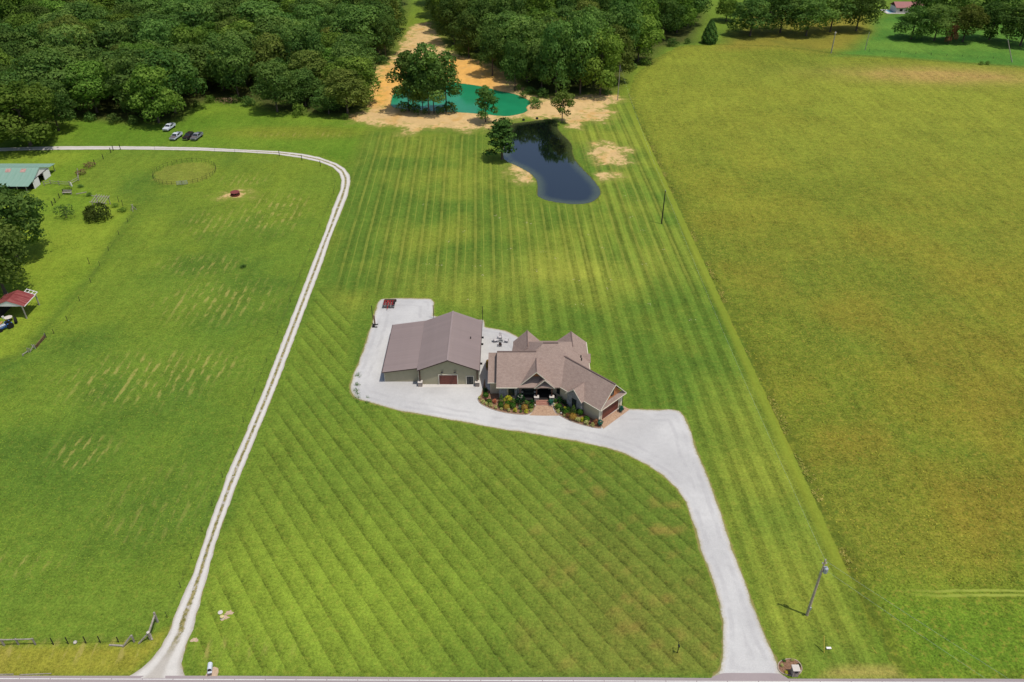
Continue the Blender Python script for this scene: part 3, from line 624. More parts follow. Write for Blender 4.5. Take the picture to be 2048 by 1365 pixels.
def stone_pier(x, y, w, h, root, rz=0.0):
    """square pier of coursed stones under a pale cap, a dark timber post standing on it"""
    s = MB(); rr = random.Random(int(x * 31 + y)); z = 0.0
    s.box(x - w / 2 + .05, x + w / 2 - .05, y - w / 2 + .05, y + w / 2 - .05, 0, h)
    while z < h - .02:
        hh = min(rr.uniform(.12, .2), h - z); a = -w / 2
        while a < w / 2 - .02:
            L = min(rr.uniform(.18, .4), w / 2 - a); d = rr.uniform(0, .035)
            s.box(x + a, x + a + L - .015, y - w / 2 - d, y - w / 2 + .1, z, z + hh - .015); s.box(x + w / 2 - .1, x + w / 2 + d, y + a, y + a + L - .015, z, z + hh - .015)
            s.box(x - w / 2 - d, x - w / 2 + .1, y + a, y + a + L - .015, z, z + hh - .015); a += L
        z += hh
    p = bpart(s, 'stone_pier', M_STONE, root)
    MB().box(x - w / 2 - .07, x + w / 2 + .07, y - w / 2 - .07, y + w / 2 + .07, h, h + .1).build('cap', M_CAP, p, bevel=.015)
    return p
for x in (-17.78, -6.72):
    stone_pier(x, 122.45, .78, .95, barn); bpart(MB().bar((x, 122.5, 1.05), (x, 122.5, EZ - .02), .2), 'timber_post', M_POST, barn)
v = MB(); v.lathe([(.09, 0), (.09, .45), (.13, .46), (.13, .52)], 8, (-8.3, 131.9, 4.5)); bpart(v, 'roof_vent', M_BLACK, barn)
for y in (126.2, 132.9, 135.3): bpart(MB().box(BX1 + .2, BX1 + .62, y, y + .3, 2.3, 2.6), 'wall_box', M_BLACK, barn)

# ------------------------------------------------------------------ the house
def shingle_mat():
    m = NT('shingles'); p = m.obj(); xyz = m.sep(p)
    a = m.noise(m.scalev(p, (1, 1, 2.6)), 1.6, 4, .7); b = m.noise(p, 7, 3, .7); g = m.noise(p, .35, 3)
    row = m.math('FRACT', m.mul(xyz[2], 9.0)); c = m.mix(a, alb((138, 114, 103)), alb((196, 172, 158))); c = m.mix(m.mul(m.ramp(b, .5, .7), .35), c, alb((208, 192, 178)))
    c = m.mix(1.0, c, m.add(.9, m.mul(g, .2)), 'MULTIPLY'); c = m.mix(m.mul(m.ramp(row, .75, 1.0), .22), c, alb((96, 80, 74)))
    return m.surf(c, .92, 0, m.bump(m.add(row, b), .35, .03), .12)
M_SHING = shingle_mat()
M_RCAP = simple('ridge_shingle', (122, 102, 94), .95, var=.15)
M_HSIDE = simple('tan_siding', (198, 180, 150), .7, var=.05, scale=1.5, k=1.15)
M_CEDAR = simple('cedar_boards', (186, 116, 70), .6, var=.2, scale=2.5, k=1.2)
M_BRICK = simple('brick_steps', (186, 134, 114), .85, var=.2, scale=3)
M_GSTONE = simple('grey_stone', (150, 146, 142), .9, var=.3, scale=2.0, bump=.4, k=1.2)
HX, HY = 4.6, 118.0
house = thing('house', 'tan stone and siding house with brown shingle hip roof above the flower beds', 'house', (HX, HY, 0))
def hp(mb, name, mat, parent=None, **k): return bpart(mb, name, mat, house, parent, **k)
def wallbox(x0, x1, y0, y1, z1, name='wall', mat=None): return hp(MB().box(x0, x1, y0, y1, 0, z1), name, mat or M_HSIDE)
FE, K1 = 3.3, .70                                                     # front eave height, pitch of the main roof
wallbox(-2.45, 1.75, 118.1, 128.8, 3.25); wallbox(1.75, 8.3, 120.6, 132.4, 3.25); wallbox(8.3, 14.5, 122.6, 132.2, 3.25); wallbox(-4.2, -2.45, 119.95, 128.0, 2.95)
wallbox(.65, 5.5, 128, 132.3, 3.25)
# stonework: rough coursed blocks on the front and on the wing's gable
def stonework(o, ux, width, ztop, holes, seed, name='stonework', gab=None):
    """o = lower left corner, ux = unit vector along the wall; blocks stand proud of the wall"""
    s = MB(); rr = random.Random(seed); ux = Vector(ux); nrm = Vector((ux.y, -ux.x, 0)); z = 0.0
    while z < ztop:
        h = rr.uniform(.16, .28); a = 0.0
        while a < width - .03:
            L = min(rr.uniform(.25, .62), width - a); mx = a + L / 2; mz = z + h / 2
            if not any(h0 < mx + L * .35 and mx - L * .35 < h1 and v0 < mz < v1 for h0, h1, v0, v1 in holes) and (gab is None or mz < gab(mx)):
                d = rr.uniform(.03, .09); p = Vector(o) + ux * a + Vector((0, 0, z)); q = p + ux * (L - .02)
                A, B = p + nrm * d, q + nrm * d; up_ = Vector((0, 0, h - .02))
                s.add([p, q, A, B, p + up_, q + up_, A + up_, B + up_], [(2, 3, 7, 6), (0, 2, 6, 4), (3, 1, 5, 7), (4, 6, 7, 5), (0, 1, 3, 2)])
            a += L
        z += h
    return tag(hp(s, name, M_GSTONE), kind='stuff')
stonework((-2.45, 118.1, 0), (1, 0, 0), 4.2, 3.2, [(1.75, 2.95, 1.0, 2.75)], 3)
def window(x0, x1, y, z0, z1, root_part=None, M=None, bars=True, mat=M_BLACK):
    """frame round two sashes; M places it when the wall is turned"""
    T = (lambda mb: mb) if M is None else (lambda mb: (setattr(mb, 'v', [tuple(M @ Vector(p)) for p in mb.v]), mb)[1])
    f = MB(); w = .07
    f.box(x0, x0 + w, y - .07, y, z0, z1); f.box(x1 - w, x1, y - .07, y, z0, z1); f.box(x0 + w, x1 - w, y - .07, y, z0, z0 + w); f.box(x0 + w, x1 - w, y - .07, y, z1 - w, z1)
    if bars: f.box(x0 + w, x1 - w, y - .06, y - .01, (z0 + z1) / 2 - .03, (z0 + z1) / 2 + .03)
    o = hp(T(f), 'window', mat)
    T(MB().box(x0 + w, x1 - w, y - .03, y - .006, z0 + w, z1 - w)).build('pane', M_GLASS, o)
    return o
window(-.68, .48, 118.08, 1.02, 2.75)
# main roof: one slope up to the hip, closed volumes that cut into each other
def roof(name, pts, faces_, mat=None): return hp(MB().add(pts, faces_), name, mat or M_SHING)
def gable_roof(name, A, B, ridge_dir, half, ze, zr, t=.16):
    """gable roof: A, B = ridge ends in plan; half = half span; slopes as slabs"""
    A, B = Vector(A).to_3d(), Vector(B).to_3d(); d = (B - A).normalized(); n = Vector((d.y, -d.x, 0)); z = Vector((0, 0, 1)); m = MB()
    for s in (1, -1):
        e0, e1 = A + n * half * s + z * ze, B + n * half * s + z * ze; r0, r1 = A + z * zr, B + z * zr
        m.slab([r0, r1, e1, e0] if s > 0 else [r0, e0, e1, r1], t)
    return hp(m, name, M_SHING)
FY = 117.6; zf = lambda y: FE + K1 * (y - FY)
# left block
rl = MB(); rl.slab([(-2.95, FY, FE), (4.7, FY, FE), (4.7, 123.45, 7.4), (-2.85, 123.45, 7.4)], .18); rl.slab([(-2.85, 123.45, 7.4), (4.7, 123.45, 7.4), (4.7, 129.3, FE), (-2.95, 129.3, FE)], .18)
hp(rl, 'left_roof', M_SHING)
hp(MB().add([(-2.5, 118.1, 3.2), (-2.5, 128.8, 3.2), (-2.5, 123.45, 7.2), (-2.45, 118.1, 3.2), (-2.45, 128.8, 3.2), (-2.45, 123.45, 7.2)], [(0, 1, 2), (5, 4, 3), (0, 2, 5, 3), (1, 4, 5, 2), (0, 3, 4, 1)]), 'gable_wall', M_HSIDE)
le = MB(); le.slab([(-4.6, 119.5, 3.0), (-2.5, 119.5, 3.0), (-2.5, 124.45, 6.4), (-4.5, 124.45, 6.4)], .16); le.slab([(-4.5, 124.45, 6.4), (-2.5, 124.45, 6.4), (-2.5, 129.3, 3.0), (-4.6, 129.3, 3.0)], .16)
hp(le, 'side_roof', M_SHING)
hp(MB().add([(-4.2, 119.95, 2.9), (-4.2, 128.0, 2.9), (-4.2, 124.45, 6.2), (-4.15, 119.95, 2.9), (-4.15, 128.0, 2.9), (-4.15, 124.45, 6.2)], [(0, 1, 2), (5, 4, 3), (0, 2, 5, 3), (1, 4, 5, 2), (0, 3, 4, 1)]), 'gable_wall', M_HSIDE)
# the tall hip in the middle
HT = 8.42; TY = 124.9; TX0, TX1 = 6.05, 8.7; LXE = TX0 - (HT - FE) / .744; RXE = 15.0; BYE = 133.0
P = [(LXE, FY, FE), (RXE, FY, FE), (RXE, BYE, FE), (LXE, BYE, FE), (TX0, TY, HT), (TX1, TY, HT)]
# front plane meets the side planes on the hips; the front right corner is cut back where the wing takes over
hipL = lambda y: TX0 - (HT - zf(y)) / .744
hipR = lambda y: TX1 + (HT - zf(y)) / .81
hr = MB()
hr.slab([(4.6, FY, FE), (9.0, FY, FE), (hipR(121.0), 121.0, zf(121.0)), (TX1, TY, HT), (TX0, TY, HT), (4.6, hipL(0) * 0 + FY + (HT - .744 * (TX0 - 4.6) - FE) / K1, HT - .744 * (TX0 - 4.6))], .18)
RZ_ = HT - .81 * (11.85 - TX1)
hr.slab([(TX1, TY, HT), (hipR(121.0), 121.0, zf(121.0)), (RXE, 121.0, FE), (RXE, 132.5, FE), (11.85, 132.5, RZ_), (11.85, TY + (HT - RZ_) / .626, RZ_)], .02)
hp(hr, 'front_roof', M_SHING)
bk_ = MB()
bk_.add([(TX0, TY, HT), (TX1, TY, HT), (RXE - .05, BYE, FE), (LXE + 1.6, BYE, FE), (TX0, TY, FE), (TX1, TY, FE)], [(0, 1, 2, 3), (0, 3, 4), (1, 5, 2), (0, 4, 5, 1), (3, 2, 5, 4)])
bk_.add([(TX0, TY, HT), (LXE + 1.2, BYE, FE), (LXE, 121.5, FE), (TX0, 121.5, FE + 2.6), (TX0, TY, FE)], [(0, 1, 2), (0, 2, 3), (1, 4, 2), (2, 4, 3), (0, 4, 1)])
hp(bk_, 'rear_roof', M_SHING)
cap = MB(); cap.bar((TX0 - .1, TY, HT + .03), (TX1 + .1, TY, HT + .03), .3, .07)
cap.bar((-2.85, 123.45, 7.43), (4.6, 123.45, 7.43), .28, .06); hp(cap, 'ridge_cap', M_RCAP)
# two rear wings
gable_roof('rear_wing_roof', (3.05, 126.6), (3.05, 132.7), None, 2.82, 3.3, 6.1)
hp(MB().add([(.7, 132.25, 3.2), (5.4, 132.25, 3.2), (3.05, 132.25, 5.9), (.7, 132.3, 3.2), (5.4, 132.3, 3.2), (3.05, 132.3, 5.9)], [(0, 1, 2), (5, 4, 3), (0, 3, 4, 1), (1, 4, 5, 2), (2, 5, 3, 0)]), 'gable_wall', M_CEDAR)
gable_roof('rear_wing_roof', (11.85, 126.0), (11.85, 132.55), None, 3.15, 3.3, 5.92)
hp(MB().add([(9.2, 132.1, 3.2), (14.5, 132.1, 3.2), (11.85, 132.1, 5.7), (9.2, 132.15, 3.2), (14.5, 132.15, 3.2), (11.85, 132.15, 5.7)], [(0, 1, 2), (5, 4, 3), (0, 3, 4, 1), (1, 4, 5, 2), (2, 5, 3, 0)]), 'gable_wall', M_CEDAR)
gable_roof('side_gable_roof', (13.0, 126.75), (15.35, 126.75), None, 1.25, 3.28, 4.55)
wallbox(14.4, 15.0, 125.9, 127.6, 3.25)
hp(MB().box(RXE - .02, RXE + .1, 121.5, 125.4, FE - .14, FE), 'gutter', M_TRIM); hp(MB().box(RXE - .02, RXE + .1, 128.1, 132.5, FE - .14, FE), 'gutter', M_TRIM)
for x, y in ((13.35, 125.3), (13.42, 124.4)): hp(MB().lathe([(.11, 0), (.11, .7)], 8, (x, y, 4.5)), 'roof_vent', M_BLACK)
for a_, b_ in (((3.05, 127.0, 6.13), (3.05, 132.72, 6.13)), ((11.85, 127.2, 5.95), (11.85, 132.57, 5.95)), ((4.55, 118.0, 6.65), (4.55, 122.4, 6.65))): hp(MB().bar(a_, b_, .2, .05), 'ridge_cap', M_RCAP)
# portico: big gable, pent roof, small gable over the steps
PX, PZ, PH = 4.55, 6.62, 3.5; PY = 118.0
gable_roof('portico_roof', (PX, PY), (PX, 123.0), None, PH, 3.15, PZ)
hp(MB().add([(PX - 3.1, 119.4, 3.2), (PX + 3.1, 119.4, 3.2), (PX, 119.4, 6.3), (PX - 3.1, 119.5, 3.2), (PX + 3.1, 119.5, 3.2), (PX, 119.5, 6.3)], [(0, 1, 2), (5, 4, 3), (0, 3, 4, 1), (1, 4, 5, 2), (2, 5, 3, 0)]), 'gable_wall', M_CEDAR)
hp(MB().slab([(1.05, 117.98, 3.17), (4.3, 117.98, 3.17), (4.3, 119.4, 4.0), (1.75, 119.4, 4.0)], .1), 'pent_roof', M_SHING)
gable_roof('entry_roof', (6.1, 117.62), (6.1, 119.45), None, 1.92, 3.15, 5.05)
for x0, x1 in ((4.05, 5.15), (7.05, 8.15)): hp(MB().box(x0, x1, 117.6, 118.0, 3.06, 3.2), 'eave_return', M_TRIM)
tr = MB()
def rake(m, a, b, h=.2, w=.05):
    a, b = Vector(a), Vector(b); m.slab([a, b, b + Vector((0, -w, 0)), a + Vector((0, -w, 0))], h)
rake(tr, (PX - PH, PY - .003, 3.16), (PX, PY - .003, PZ + .01)); rake(tr, (PX + PH, PY - .003, 3.16), (PX, PY - .003, PZ + .01))
rake(tr, (4.18, 117.617, 3.16), (6.1, 117.617, 5.06)); rake(tr, (8.02, 117.617, 3.16), (6.1, 117.617, 5.06))
tr.box(-2.97, 1.02, FY - .09, FY, FE - .16, FE - .01); tr.box(1.05, 4.1, 117.9, 117.98, 3.02, 3.16); tr.box(-4.62, -2.97, 119.42, 119.5, 2.84, 2.99)
hp(tr, 'fascia', M_TRIM)
hp(MB().box(.98, 1.06, FY - .12, FY - .02, .4, FE - .05), 'downspout', M_BLACK)
# porch: floor, steps, piers, posts, door, windows
hp(MB().box(1.75, 8.3, 117.35, 120.6, 0, .56), 'porch_floor', M_DARK)  # near-black colour stands in for the deep shade under the portico
for i in range(3): hp(MB().box(4.5, 6.92, 116.4 + i * .33, 117.35, i * .185 + .001, (i + 1) * .185), 'step', M_BRICK)
for x in (1.5, 4.62, 7.5):
    stone_pier(x, 117.62, .8, 1.15, house); hp(MB().bar((x, 117.66, 1.25), (x, 117.66, 3.06), .24), 'timber_post', M_POST)
hp(MB().box(5.1, 6.9, 120.5, 120.6, .57, 2.75), 'front_door', M_DARK)  # door coloured dark to stand for the porch shade
window(2.2, 3.1, 120.6, 1.2, 2.7); window(3.3, 4.2, 120.6, 1.2, 2.7)
sofa = thing('porch_sofa', 'dark wicker sofa with two pale round cushions in the shade of the front porch', 'sofa', (3.15, 119.3, .56))
M_WICK = simple('wicker', (70, 74, 62), .8, var=.2, scale=5); M_CUSH = simple('cushion', (214, 206, 190), .9)
sb = MB(); sb.box(-1.1, 1.1, -.4, .4, .1, .45); sb.box(-1.1, 1.1, .3, .45, .45, .95); sb.box(-1.1, -.95, -.4, .4, .45, .7); sb.box(.95, 1.1, -.4, .4, .45, .7); sb.build('frame', M_WICK, sofa)
for x in (-1.2, 1.2): MB().lathe([(.02, -.13), (.2, -.1), (.24, 0), (.2, .1), (.02, .13)], 12).build('cushion', M_CUSH, sofa, (x, -.3, .62))
# garage wing, turned by 45 degrees
Q = .70710678; E1 = Vector((Q, -Q, 0)); E2 = Vector((Q, Q, 0))
W = lambda a, b, z=0.0: E1 * a + E2 * b + Vector((0, 0, z))             # wing coordinates
GA = -67.72; GB0, GB1 = 90.0, 96.75; GBM = 93.4; GBR = 93.85; WZ, WR = 3.3, 6.85
def wbox(m, a0, a1, b0, b1, z0_, z1_): return m.add([W(a, b, z) for z in (z0_, z1_) for b in (b0, b1) for a in (a0, a1)], [(0, 2, 3, 1), (4, 5, 7, 6), (0, 1, 5, 4), (2, 6, 7, 3), (0, 4, 6, 2), (1, 3, 7, 5)])
hp(wbox(MB(), -79.5, GA, GB0, GB1, 0, 3.25), 'wall', M_HSIDE)
gr = MB()
for s in (1, -1):
    pts = [W(-81.5, GBR, WR), W(-67.35, GBR, WR), W(-67.2, GBM + 3.76 * s, WZ), W(-81.5, GBM + 3.76 * s, WZ)]
    gr.slab(pts if s > 0 else pts[::-1], .16)
hp(gr, 'garage_roof', M_SHING)
cap = MB(); cap.bar(W(-80, GBR, WR + .03), W(-67.35, GBR, WR + .03), .28, .06); hp(cap, 'ridge_cap', M_RCAP)
gt = MB(); gy_ = GA - .02
a_ = W(gy_ + .14, GB0 + .1, 3.2); b_ = W(gy_ + .14, GB1 - .1, 3.2); c_ = W(gy_ + .14, GBR, 6.5); off = E1 * -.12
gt.add([a_, b_, c_, a_ + off, b_ + off, c_ + off], [(0, 1, 2), (5, 4, 3), (0, 3, 4, 1), (1, 4, 5, 2), (2, 5, 3, 0)]); hp(gt, 'gable_wall', M_CEDAR)
hp(MB().slab([W(-67.12, 89.7, 3.22), W(-67.12, 97.1, 3.22), W(GA + .12, 96.5, 3.95), W(GA + .12, 90.3, 3.95)], .1), 'pent_roof', M_SHING)
fb = MB(); wbox(fb, -67.14, -67.06, 89.68, 97.12, 3.05, 3.2)
for s in (1, -1):
    p0, p1 = W(-67.16, GBM + 3.76 * s, WZ + .01), W(-67.31, GBR, WR + .01); fb.slab([p0, p1, p1 + E1 * .06, p0 + E1 * .06], .22)
fb.add([W(a, b, z) for z in (WZ - .16, WZ - .01) for b in (89.56, 89.64) for a in (-79, -67.2)], [(0, 2, 3, 1), (4, 5, 7, 6), (0, 1, 5, 4), (2, 6, 7, 3), (0, 4, 6, 2), (1, 3, 7, 5)])
hp(fb, 'fascia', M_TRIM)
Mw = Matrix.Identity(4); Mw[0][0], Mw[1][0] = E2.x, E2.y; Mw[0][1], Mw[1][1] = -E1.x, -E1.y         # local x along the gable wall, local y into the wall
Mg = Matrix.Translation(W(GA, 0)) @ Mw
window(GBM - .38, GBM + .38, -.125, 4.45, 5.65, M=Mg)
fr = MB(); 
D0, D1, DH = 90.95, 95.65, 2.25
for b0, b1, z0_, z1_ in ((D0 - .2, D0, 0, DH + .2), (D1, D1 + .2, 0, DH + .2), (D0, D1, DH, DH + .2), (GB0, GB0 + .5, 0, 3.2), (GB1 - .5, GB1, 0, 3.2)): wbox(fr, GA, GA + .07, b0, b1, z0_, z1_)
gdo = hp(fr, 'garage_door', M_TRIM)
for i in range(4):
    wbox(MB(), GA + .004, GA + .045, D0 + .01, D1 - .01, i * DH / 4 + .01, (i + 1) * DH / 4 - .015).build('door_panel', M_REDWOOD, gdo)
for i in range(5):
    b = 90.6 + i * 1.4; br = MB(); wbox(br, GA + .08, GA + .56, b - .08, b + .08, 2.86, 3.02); br.bar(W(GA + .1, b, 2.55), W(GA + .45, b, 2.88), .1); hp(br, 'bracket', M_POST)
hp(MB().bar(W(GA + .12, GB1 + .1, .1), W(GA + .12, GB1 + .1, 3.2), .09), 'downspout', M_BLACK)
# stone gable on the wing's front
DM, DW = -73.05, 2.03; DB = 89.35
dg = MB(); dz = 5.25
for s in (1, -1):
    pts = [W(DM, 88.95, dz), W(DM, 92.2, dz), W(DM + DW * s, 92.2, WZ - .05), W(DM + DW * s, 88.95, WZ - .05)]; dg.slab(pts if s < 0 else pts[::-1], .13)
hp(dg, 'dormer_roof', M_SHING)
dwl = MB(); wbox(dwl, DM - 1.75, DM + 1.75, DB, 90.05, 0, 3.2); dwl.add([W(DM - 1.75, DB, 3.2), W(DM + 1.75, DB, 3.2), W(DM, DB, 4.95), W(DM - 1.75, DB + .1, 3.2), W(DM + 1.75, DB + .1, 3.2), W(DM, DB + .1, 4.95)], [(0, 1, 2), (5, 4, 3), (1, 4, 5, 2), (2, 5, 3, 0)])
hp(dwl, 'stone_gable', M_GSTONE)
stonework(W(DM - 1.75, DB), tuple(E1), 3.5, 4.8, [(1.2, 2.3, .75, 2.85)], 8, gab=lambda x: 3.15 + (1.75 - abs(x - 1.75)) * .98)
Md = Matrix.Identity(4); Md[0][0], Md[1][0] = E1.x, E1.y; Md[0][1], Md[1][1] = E2.x, E2.y
Md = Matrix.Translation(W(DM, DB)) @ Md
window(-.5, .5, -.03, .8, 2.8, M=Md)
rk = MB()
for s in (1, -1):
    p0, p1 = W(DM + DW * s, 88.945, WZ - .04), W(DM, 88.945, dz + .01); rk.slab([p0, p1, p1 - E2 * .05, p0 - E2 * .05], .18)
hp(rk, 'fascia', M_TRIM)
window(-78.0 + 73.05, -77.2 + 73.05, .64, 1.1, 2.5, M=Md)

# ------------------------------------------------------------------ trees
def leaf_mat(name, dark, light, trans=.36, objv=.3):
    m = NT(name); t = m.attr('tint'); r = m.n('ObjectInfo').outputs['Random']
    c = m.mix(t, alb(dark, 1.15), alb(light, 1.15)); c = m.mix(1.0, c, m.add(1 - objv, m.mul(r, objv * 2)), 'MULTIPLY')
    hue = m.n('HueSaturation'); m.put(hue.inputs['Hue'], m.add(.494, m.mul(m.math('FRACT', m.mul(r, 7.3)), .026))); m.put(hue.inputs['Color'], c); c = hue.outputs[0]
    d = m.n('BsdfDiffuse'); m.put(d.inputs[0], c); tr = m.n('BsdfTranslucent'); m.put(tr.inputs[0], m.mix(1.0, c, (1.1, 1.25, .6), 'MULTIPLY'))
    x = m.n('MixShader'); x.inputs[0].default_value = trans; m.t.links.new(d.outputs[0], x.inputs[1]); m.t.links.new(tr.outputs[0], x.inputs[2])
    m.t.links.new(x.outputs[0], m.out.inputs[0]); return m.m
def leaves(name, P, N, size, tint, mat, seed, droop=0.0):
    """one leaf spray (four-cornered, uneven) at each point P, facing about N"""
    r = np.random.default_rng(seed); n = len(P)
    N = N + r.normal(0, .42, (n, 3)); N /= np.linalg.norm(N, axis=1)[:, None]
    T = r.normal(0, 1, (n, 3)); T -= (T * N).sum(1)[:, None] * N; T /= np.linalg.norm(T, axis=1)[:, None]; B = np.cross(N, T)
    s = size * r.uniform(.55, 1.35, n)[:, None]; k = r.uniform(.5, 1.0, (n, 4))
    V = np.stack([P + T * s * k[:, :1], P + B * s * .7 * k[:, 1:2], P - T * s * k[:, 2:3] + N * s * .25, P - B * s * .7 * k[:, 3:4]], 1).reshape(-1, 3)
    me = bpy.data.meshes.new(name); me.vertices.add(4 * n); me.vertices.foreach_set('co', V.astype(np.float32).ravel())
    me.loops.add(4 * n); me.loops.foreach_set('vertex_index', np.arange(4 * n)); me.polygons.add(n)
    me.polygons.foreach_set('loop_start', np.arange(0, 4 * n, 4)); me.polygons.foreach_set('loop_total', np.full(n, 4))
    me.attributes.new('tint', 'FLOAT', 'POINT').data.foreach_set('value', np.repeat(np.clip(tint, 0, 1), 4).astype(np.float32))
    me.materials.append(mat); me.update(calc_edges=True); return me
def lobed(Rd, z0, z1, nl, nq, seed, lobe=(.26, .44), flat=.8, dome=1.0):
    """leaf points over a heap of rounded boughs filling a crown of radius Rd between z0 and z1"""
    r = np.random.default_rng(seed); h = (z1 - z0); Cn, Rr = [], []
    for i in range(nl):
        u = (i + .5) / nl; z = u ** .75; w = math.sqrt(max(.02, 1 - (abs(z - .38) / .64) ** 2)) if dome else 1 - z
        a = i * 2.39996 + r.uniform(-.5, .5); rad = Rd * w * r.uniform(.35, .74); rl = Rd * r.uniform(*lobe) * (.65 + .5 * w)
        Cn.append((math.cos(a) * rad, math.sin(a) * rad, z0 + h * z * .86 + rl * .2)); Rr.append(rl)
    Cn, Rr = np.array(Cn), np.array(Rr); area = Rr ** 2; k = r.choice(nl, nq, p=area / area.sum())
    d = r.normal(0, 1, (nq, 3)); d[:, 2] += .45; d /= np.linalg.norm(d, axis=1)[:, None]
    lump = 1 + .16 * np.sin(d[:, 0] * 5 + k) * np.sin(d[:, 1] * 6 + 2 * k) + .1 * np.sin(d[:, 2] * 9 + k)
    P = Cn[k] + d * (Rr[k] * lump * r.uniform(.72, 1.04, nq))[:, None] * np.array([1, 1, flat])
    dist = (np.linalg.norm((P[:, None] - Cn[None]) / np.array([1, 1, flat]), axis=2) / Rr[None]); dist[np.arange(nq), k] = 9
    keep = dist.min(1) > .74
    lt = r.random(nl); tint = lt[k] * .55 + r.random(nq) * .45
    return P[keep], d[keep], tint[keep]
M_LEAF = leaf_mat('oak_leaves', (64, 93, 44), (126, 150, 72)); M_LEAF2 = leaf_mat('bright_leaves', (74, 104, 38), (134, 157, 66))
M_PINE = leaf_mat('pine_needles', (44, 74, 36), (92, 122, 54), .12); M_OLIVE = leaf_mat('tawny_leaves', (76, 92, 40), (136, 144, 68)); M_RUST = leaf_mat('rust_leaves', (104, 62, 48), (160, 104, 84))
M_BARK = simple('bark', (110, 96, 82), .95, var=.3, scale=2, bump=.6); M_DEADW = simple('dead_wood', (176, 166, 152), .9, var=.2)
def trunk_mesh(h, r0, zb, Rd, seed, nlimb=5, lean=0.0):
    m = MB(); rr = random.Random(seed); n = 7; ax = rr.uniform(-.4, .4) + lean; ay = rr.uniform(-.4, .4)
    pts = [Vector((ax * (t ** 2), ay * t * t, h * t)) for t in (0, .12, .35, .65, 1)]; rad = [r0 * 1.35, r0, r0 * .85, r0 * .6, r0 * .2]
    for a, b, ra, rb in zip(pts, pts[1:], rad, rad[1:]): m.bar(a, b, ra * 2, n=n, w2=rb * 2)
    for i in range(nlimb):
        z = zb + (h - zb) * (i / nlimb) * .7; an = i * 2.4 + rr.uniform(-.4, .4); L = Rd * rr.uniform(.5, .75)
        s = Vector((ax * (z / h) ** 2, ay * (z / h) ** 2, z)); e = s + Vector((math.cos(an) * L, math.sin(an) * L, L * rr.uniform(.35, .8)))
        k = s.lerp(e, .5) + Vector((0, 0, L * .08)); m.bar(s, k, r0 * .9, n=5, w2=r0 * .55); m.bar(k, e, r0 * .55, n=5, w2=r0 * .15)
    return m.mesh('trunk', M_BARK)
# crown kinds for the wood: ten shapes, shared by all its trees (unit: made for a tree 18 m tall, 7.5 m crown radius)
KINDS = []
for i in range(10):
    mat = [M_LEAF, M_LEAF, M_LEAF, M_LEAF2, M_LEAF, M_OLIVE, M_LEAF, M_LEAF2, M_LEAF, M_LEAF][i]
    P, N, T = lobed(7.5, 4.0 if i % 3 else 2.0, 18.0, 19 + i % 5, 8200, 100 + i)
    KINDS.append((leaves('crown', P, N, .44, T, mat, i), trunk_mesh(14, .28, 5, 7, i)))
def plant_tree(name, label, cat, x, y, kind, h=18.0, rad=7.5, rz=None, group=None, meshes=None, h0=18.0, r0=7.5):
    cm, tm = meshes or KINDS[kind]
    o = thing(name, label, cat, (x, y, 0), random.uniform(0, 6.28) if rz is None else rz, group)
    o.scale = (rad / r0, rad / r0, h / h0)
    link('trunk', tm, o); link('crown', cm, o); return o
def sees(x, y, h):
    """does any of a tree of height h at x, y fall inside the photograph"""
    for z in (0.0, h * .5):
        d = y * _c + (CAM_H - z) * _s; u = 1024 + FPX * x / d; v = 682.5 - FPX * (y * _s + (z - CAM_H) * _c) / d
        if -70 < u < 2118 and v > -25: return True
    return False
def scatter(poly, gap, margin, seed, ymax=475, avoid=()):
    r = np.random.default_rng(seed); a = np.array(poly); lo, hi = a.min(0), a.max(0); hi[1] = min(hi[1], ymax); out = []
    cand = r.uniform(lo, hi, (14000, 2)); d = sdf(cand[:, 0], cand[:, 1], poly); cand = cand[d < -margin]
    for x, y in cand:
        if not sees(x, y, 18): continue
        if any((x - p) ** 2 + (y - q) ** 2 < g * g for p, q, g in avoid): continue
        if all((x - p) ** 2 + (y - q) ** 2 > gap * gap for p, q in out): out.append((x, y))
    return out
# trees that stand out, placed first
EDGE = []
def own(u, v, h, rad, kind, label, name='broadleaf_tree', cat='tree', group=None, **k):
    p = G(u, v); EDGE.append((p.x, p.y, rad * 1.05)); return plant_tree(name, label, cat, p.x, p.y, kind, h, rad, group=group, **k)
own(318, 246, 20.5, 9.8, 3, 'big round bright green tree at the edge of the wood behind the parked pickups')
own(62, 292, 21, 13.2, 3, 'huge spreading oak shading the gravel lane above the green barn', 'oak_tree', 'oak')
own(-30, 262, 22, 11, 4, 'huge oak at the photo edge above the end of the gravel lane', 'oak_tree', 'oak')
own(118, 262, 17, 7.5, 2, 'dark oak between the lane-shading giant and the wood', 'oak_tree', 'oak')
own(12, 590, 19, 9.4, 5, 'tawny-tipped oak behind the red roofed shed', 'oak_tree', 'oak')
own(36, 520, 19, 10.2, 6, 'dark oak standing just below the green roofed barn', 'oak_tree', 'oak')
own(-55, 500, 17, 8, 8, 'dark oak half out of the photo between green barn and red shed', 'oak_tree', 'oak')
own(658, 228, 9.5, 6.2, 1, 'low bushy tree at the sandy corner of the wood, lowest in its row', 'broadleaf_tree', 'tree')
own(555, 224, 17.5, 8.2, 2, 'round dark tree at the wood edge above the meadow strip', 'broadleaf_tree', 'tree')
own(716, 176, 14, 5.5, 3, 'feathery tree leaning over the sandy path at the wood edge', 'broadleaf_tree', 'tree')
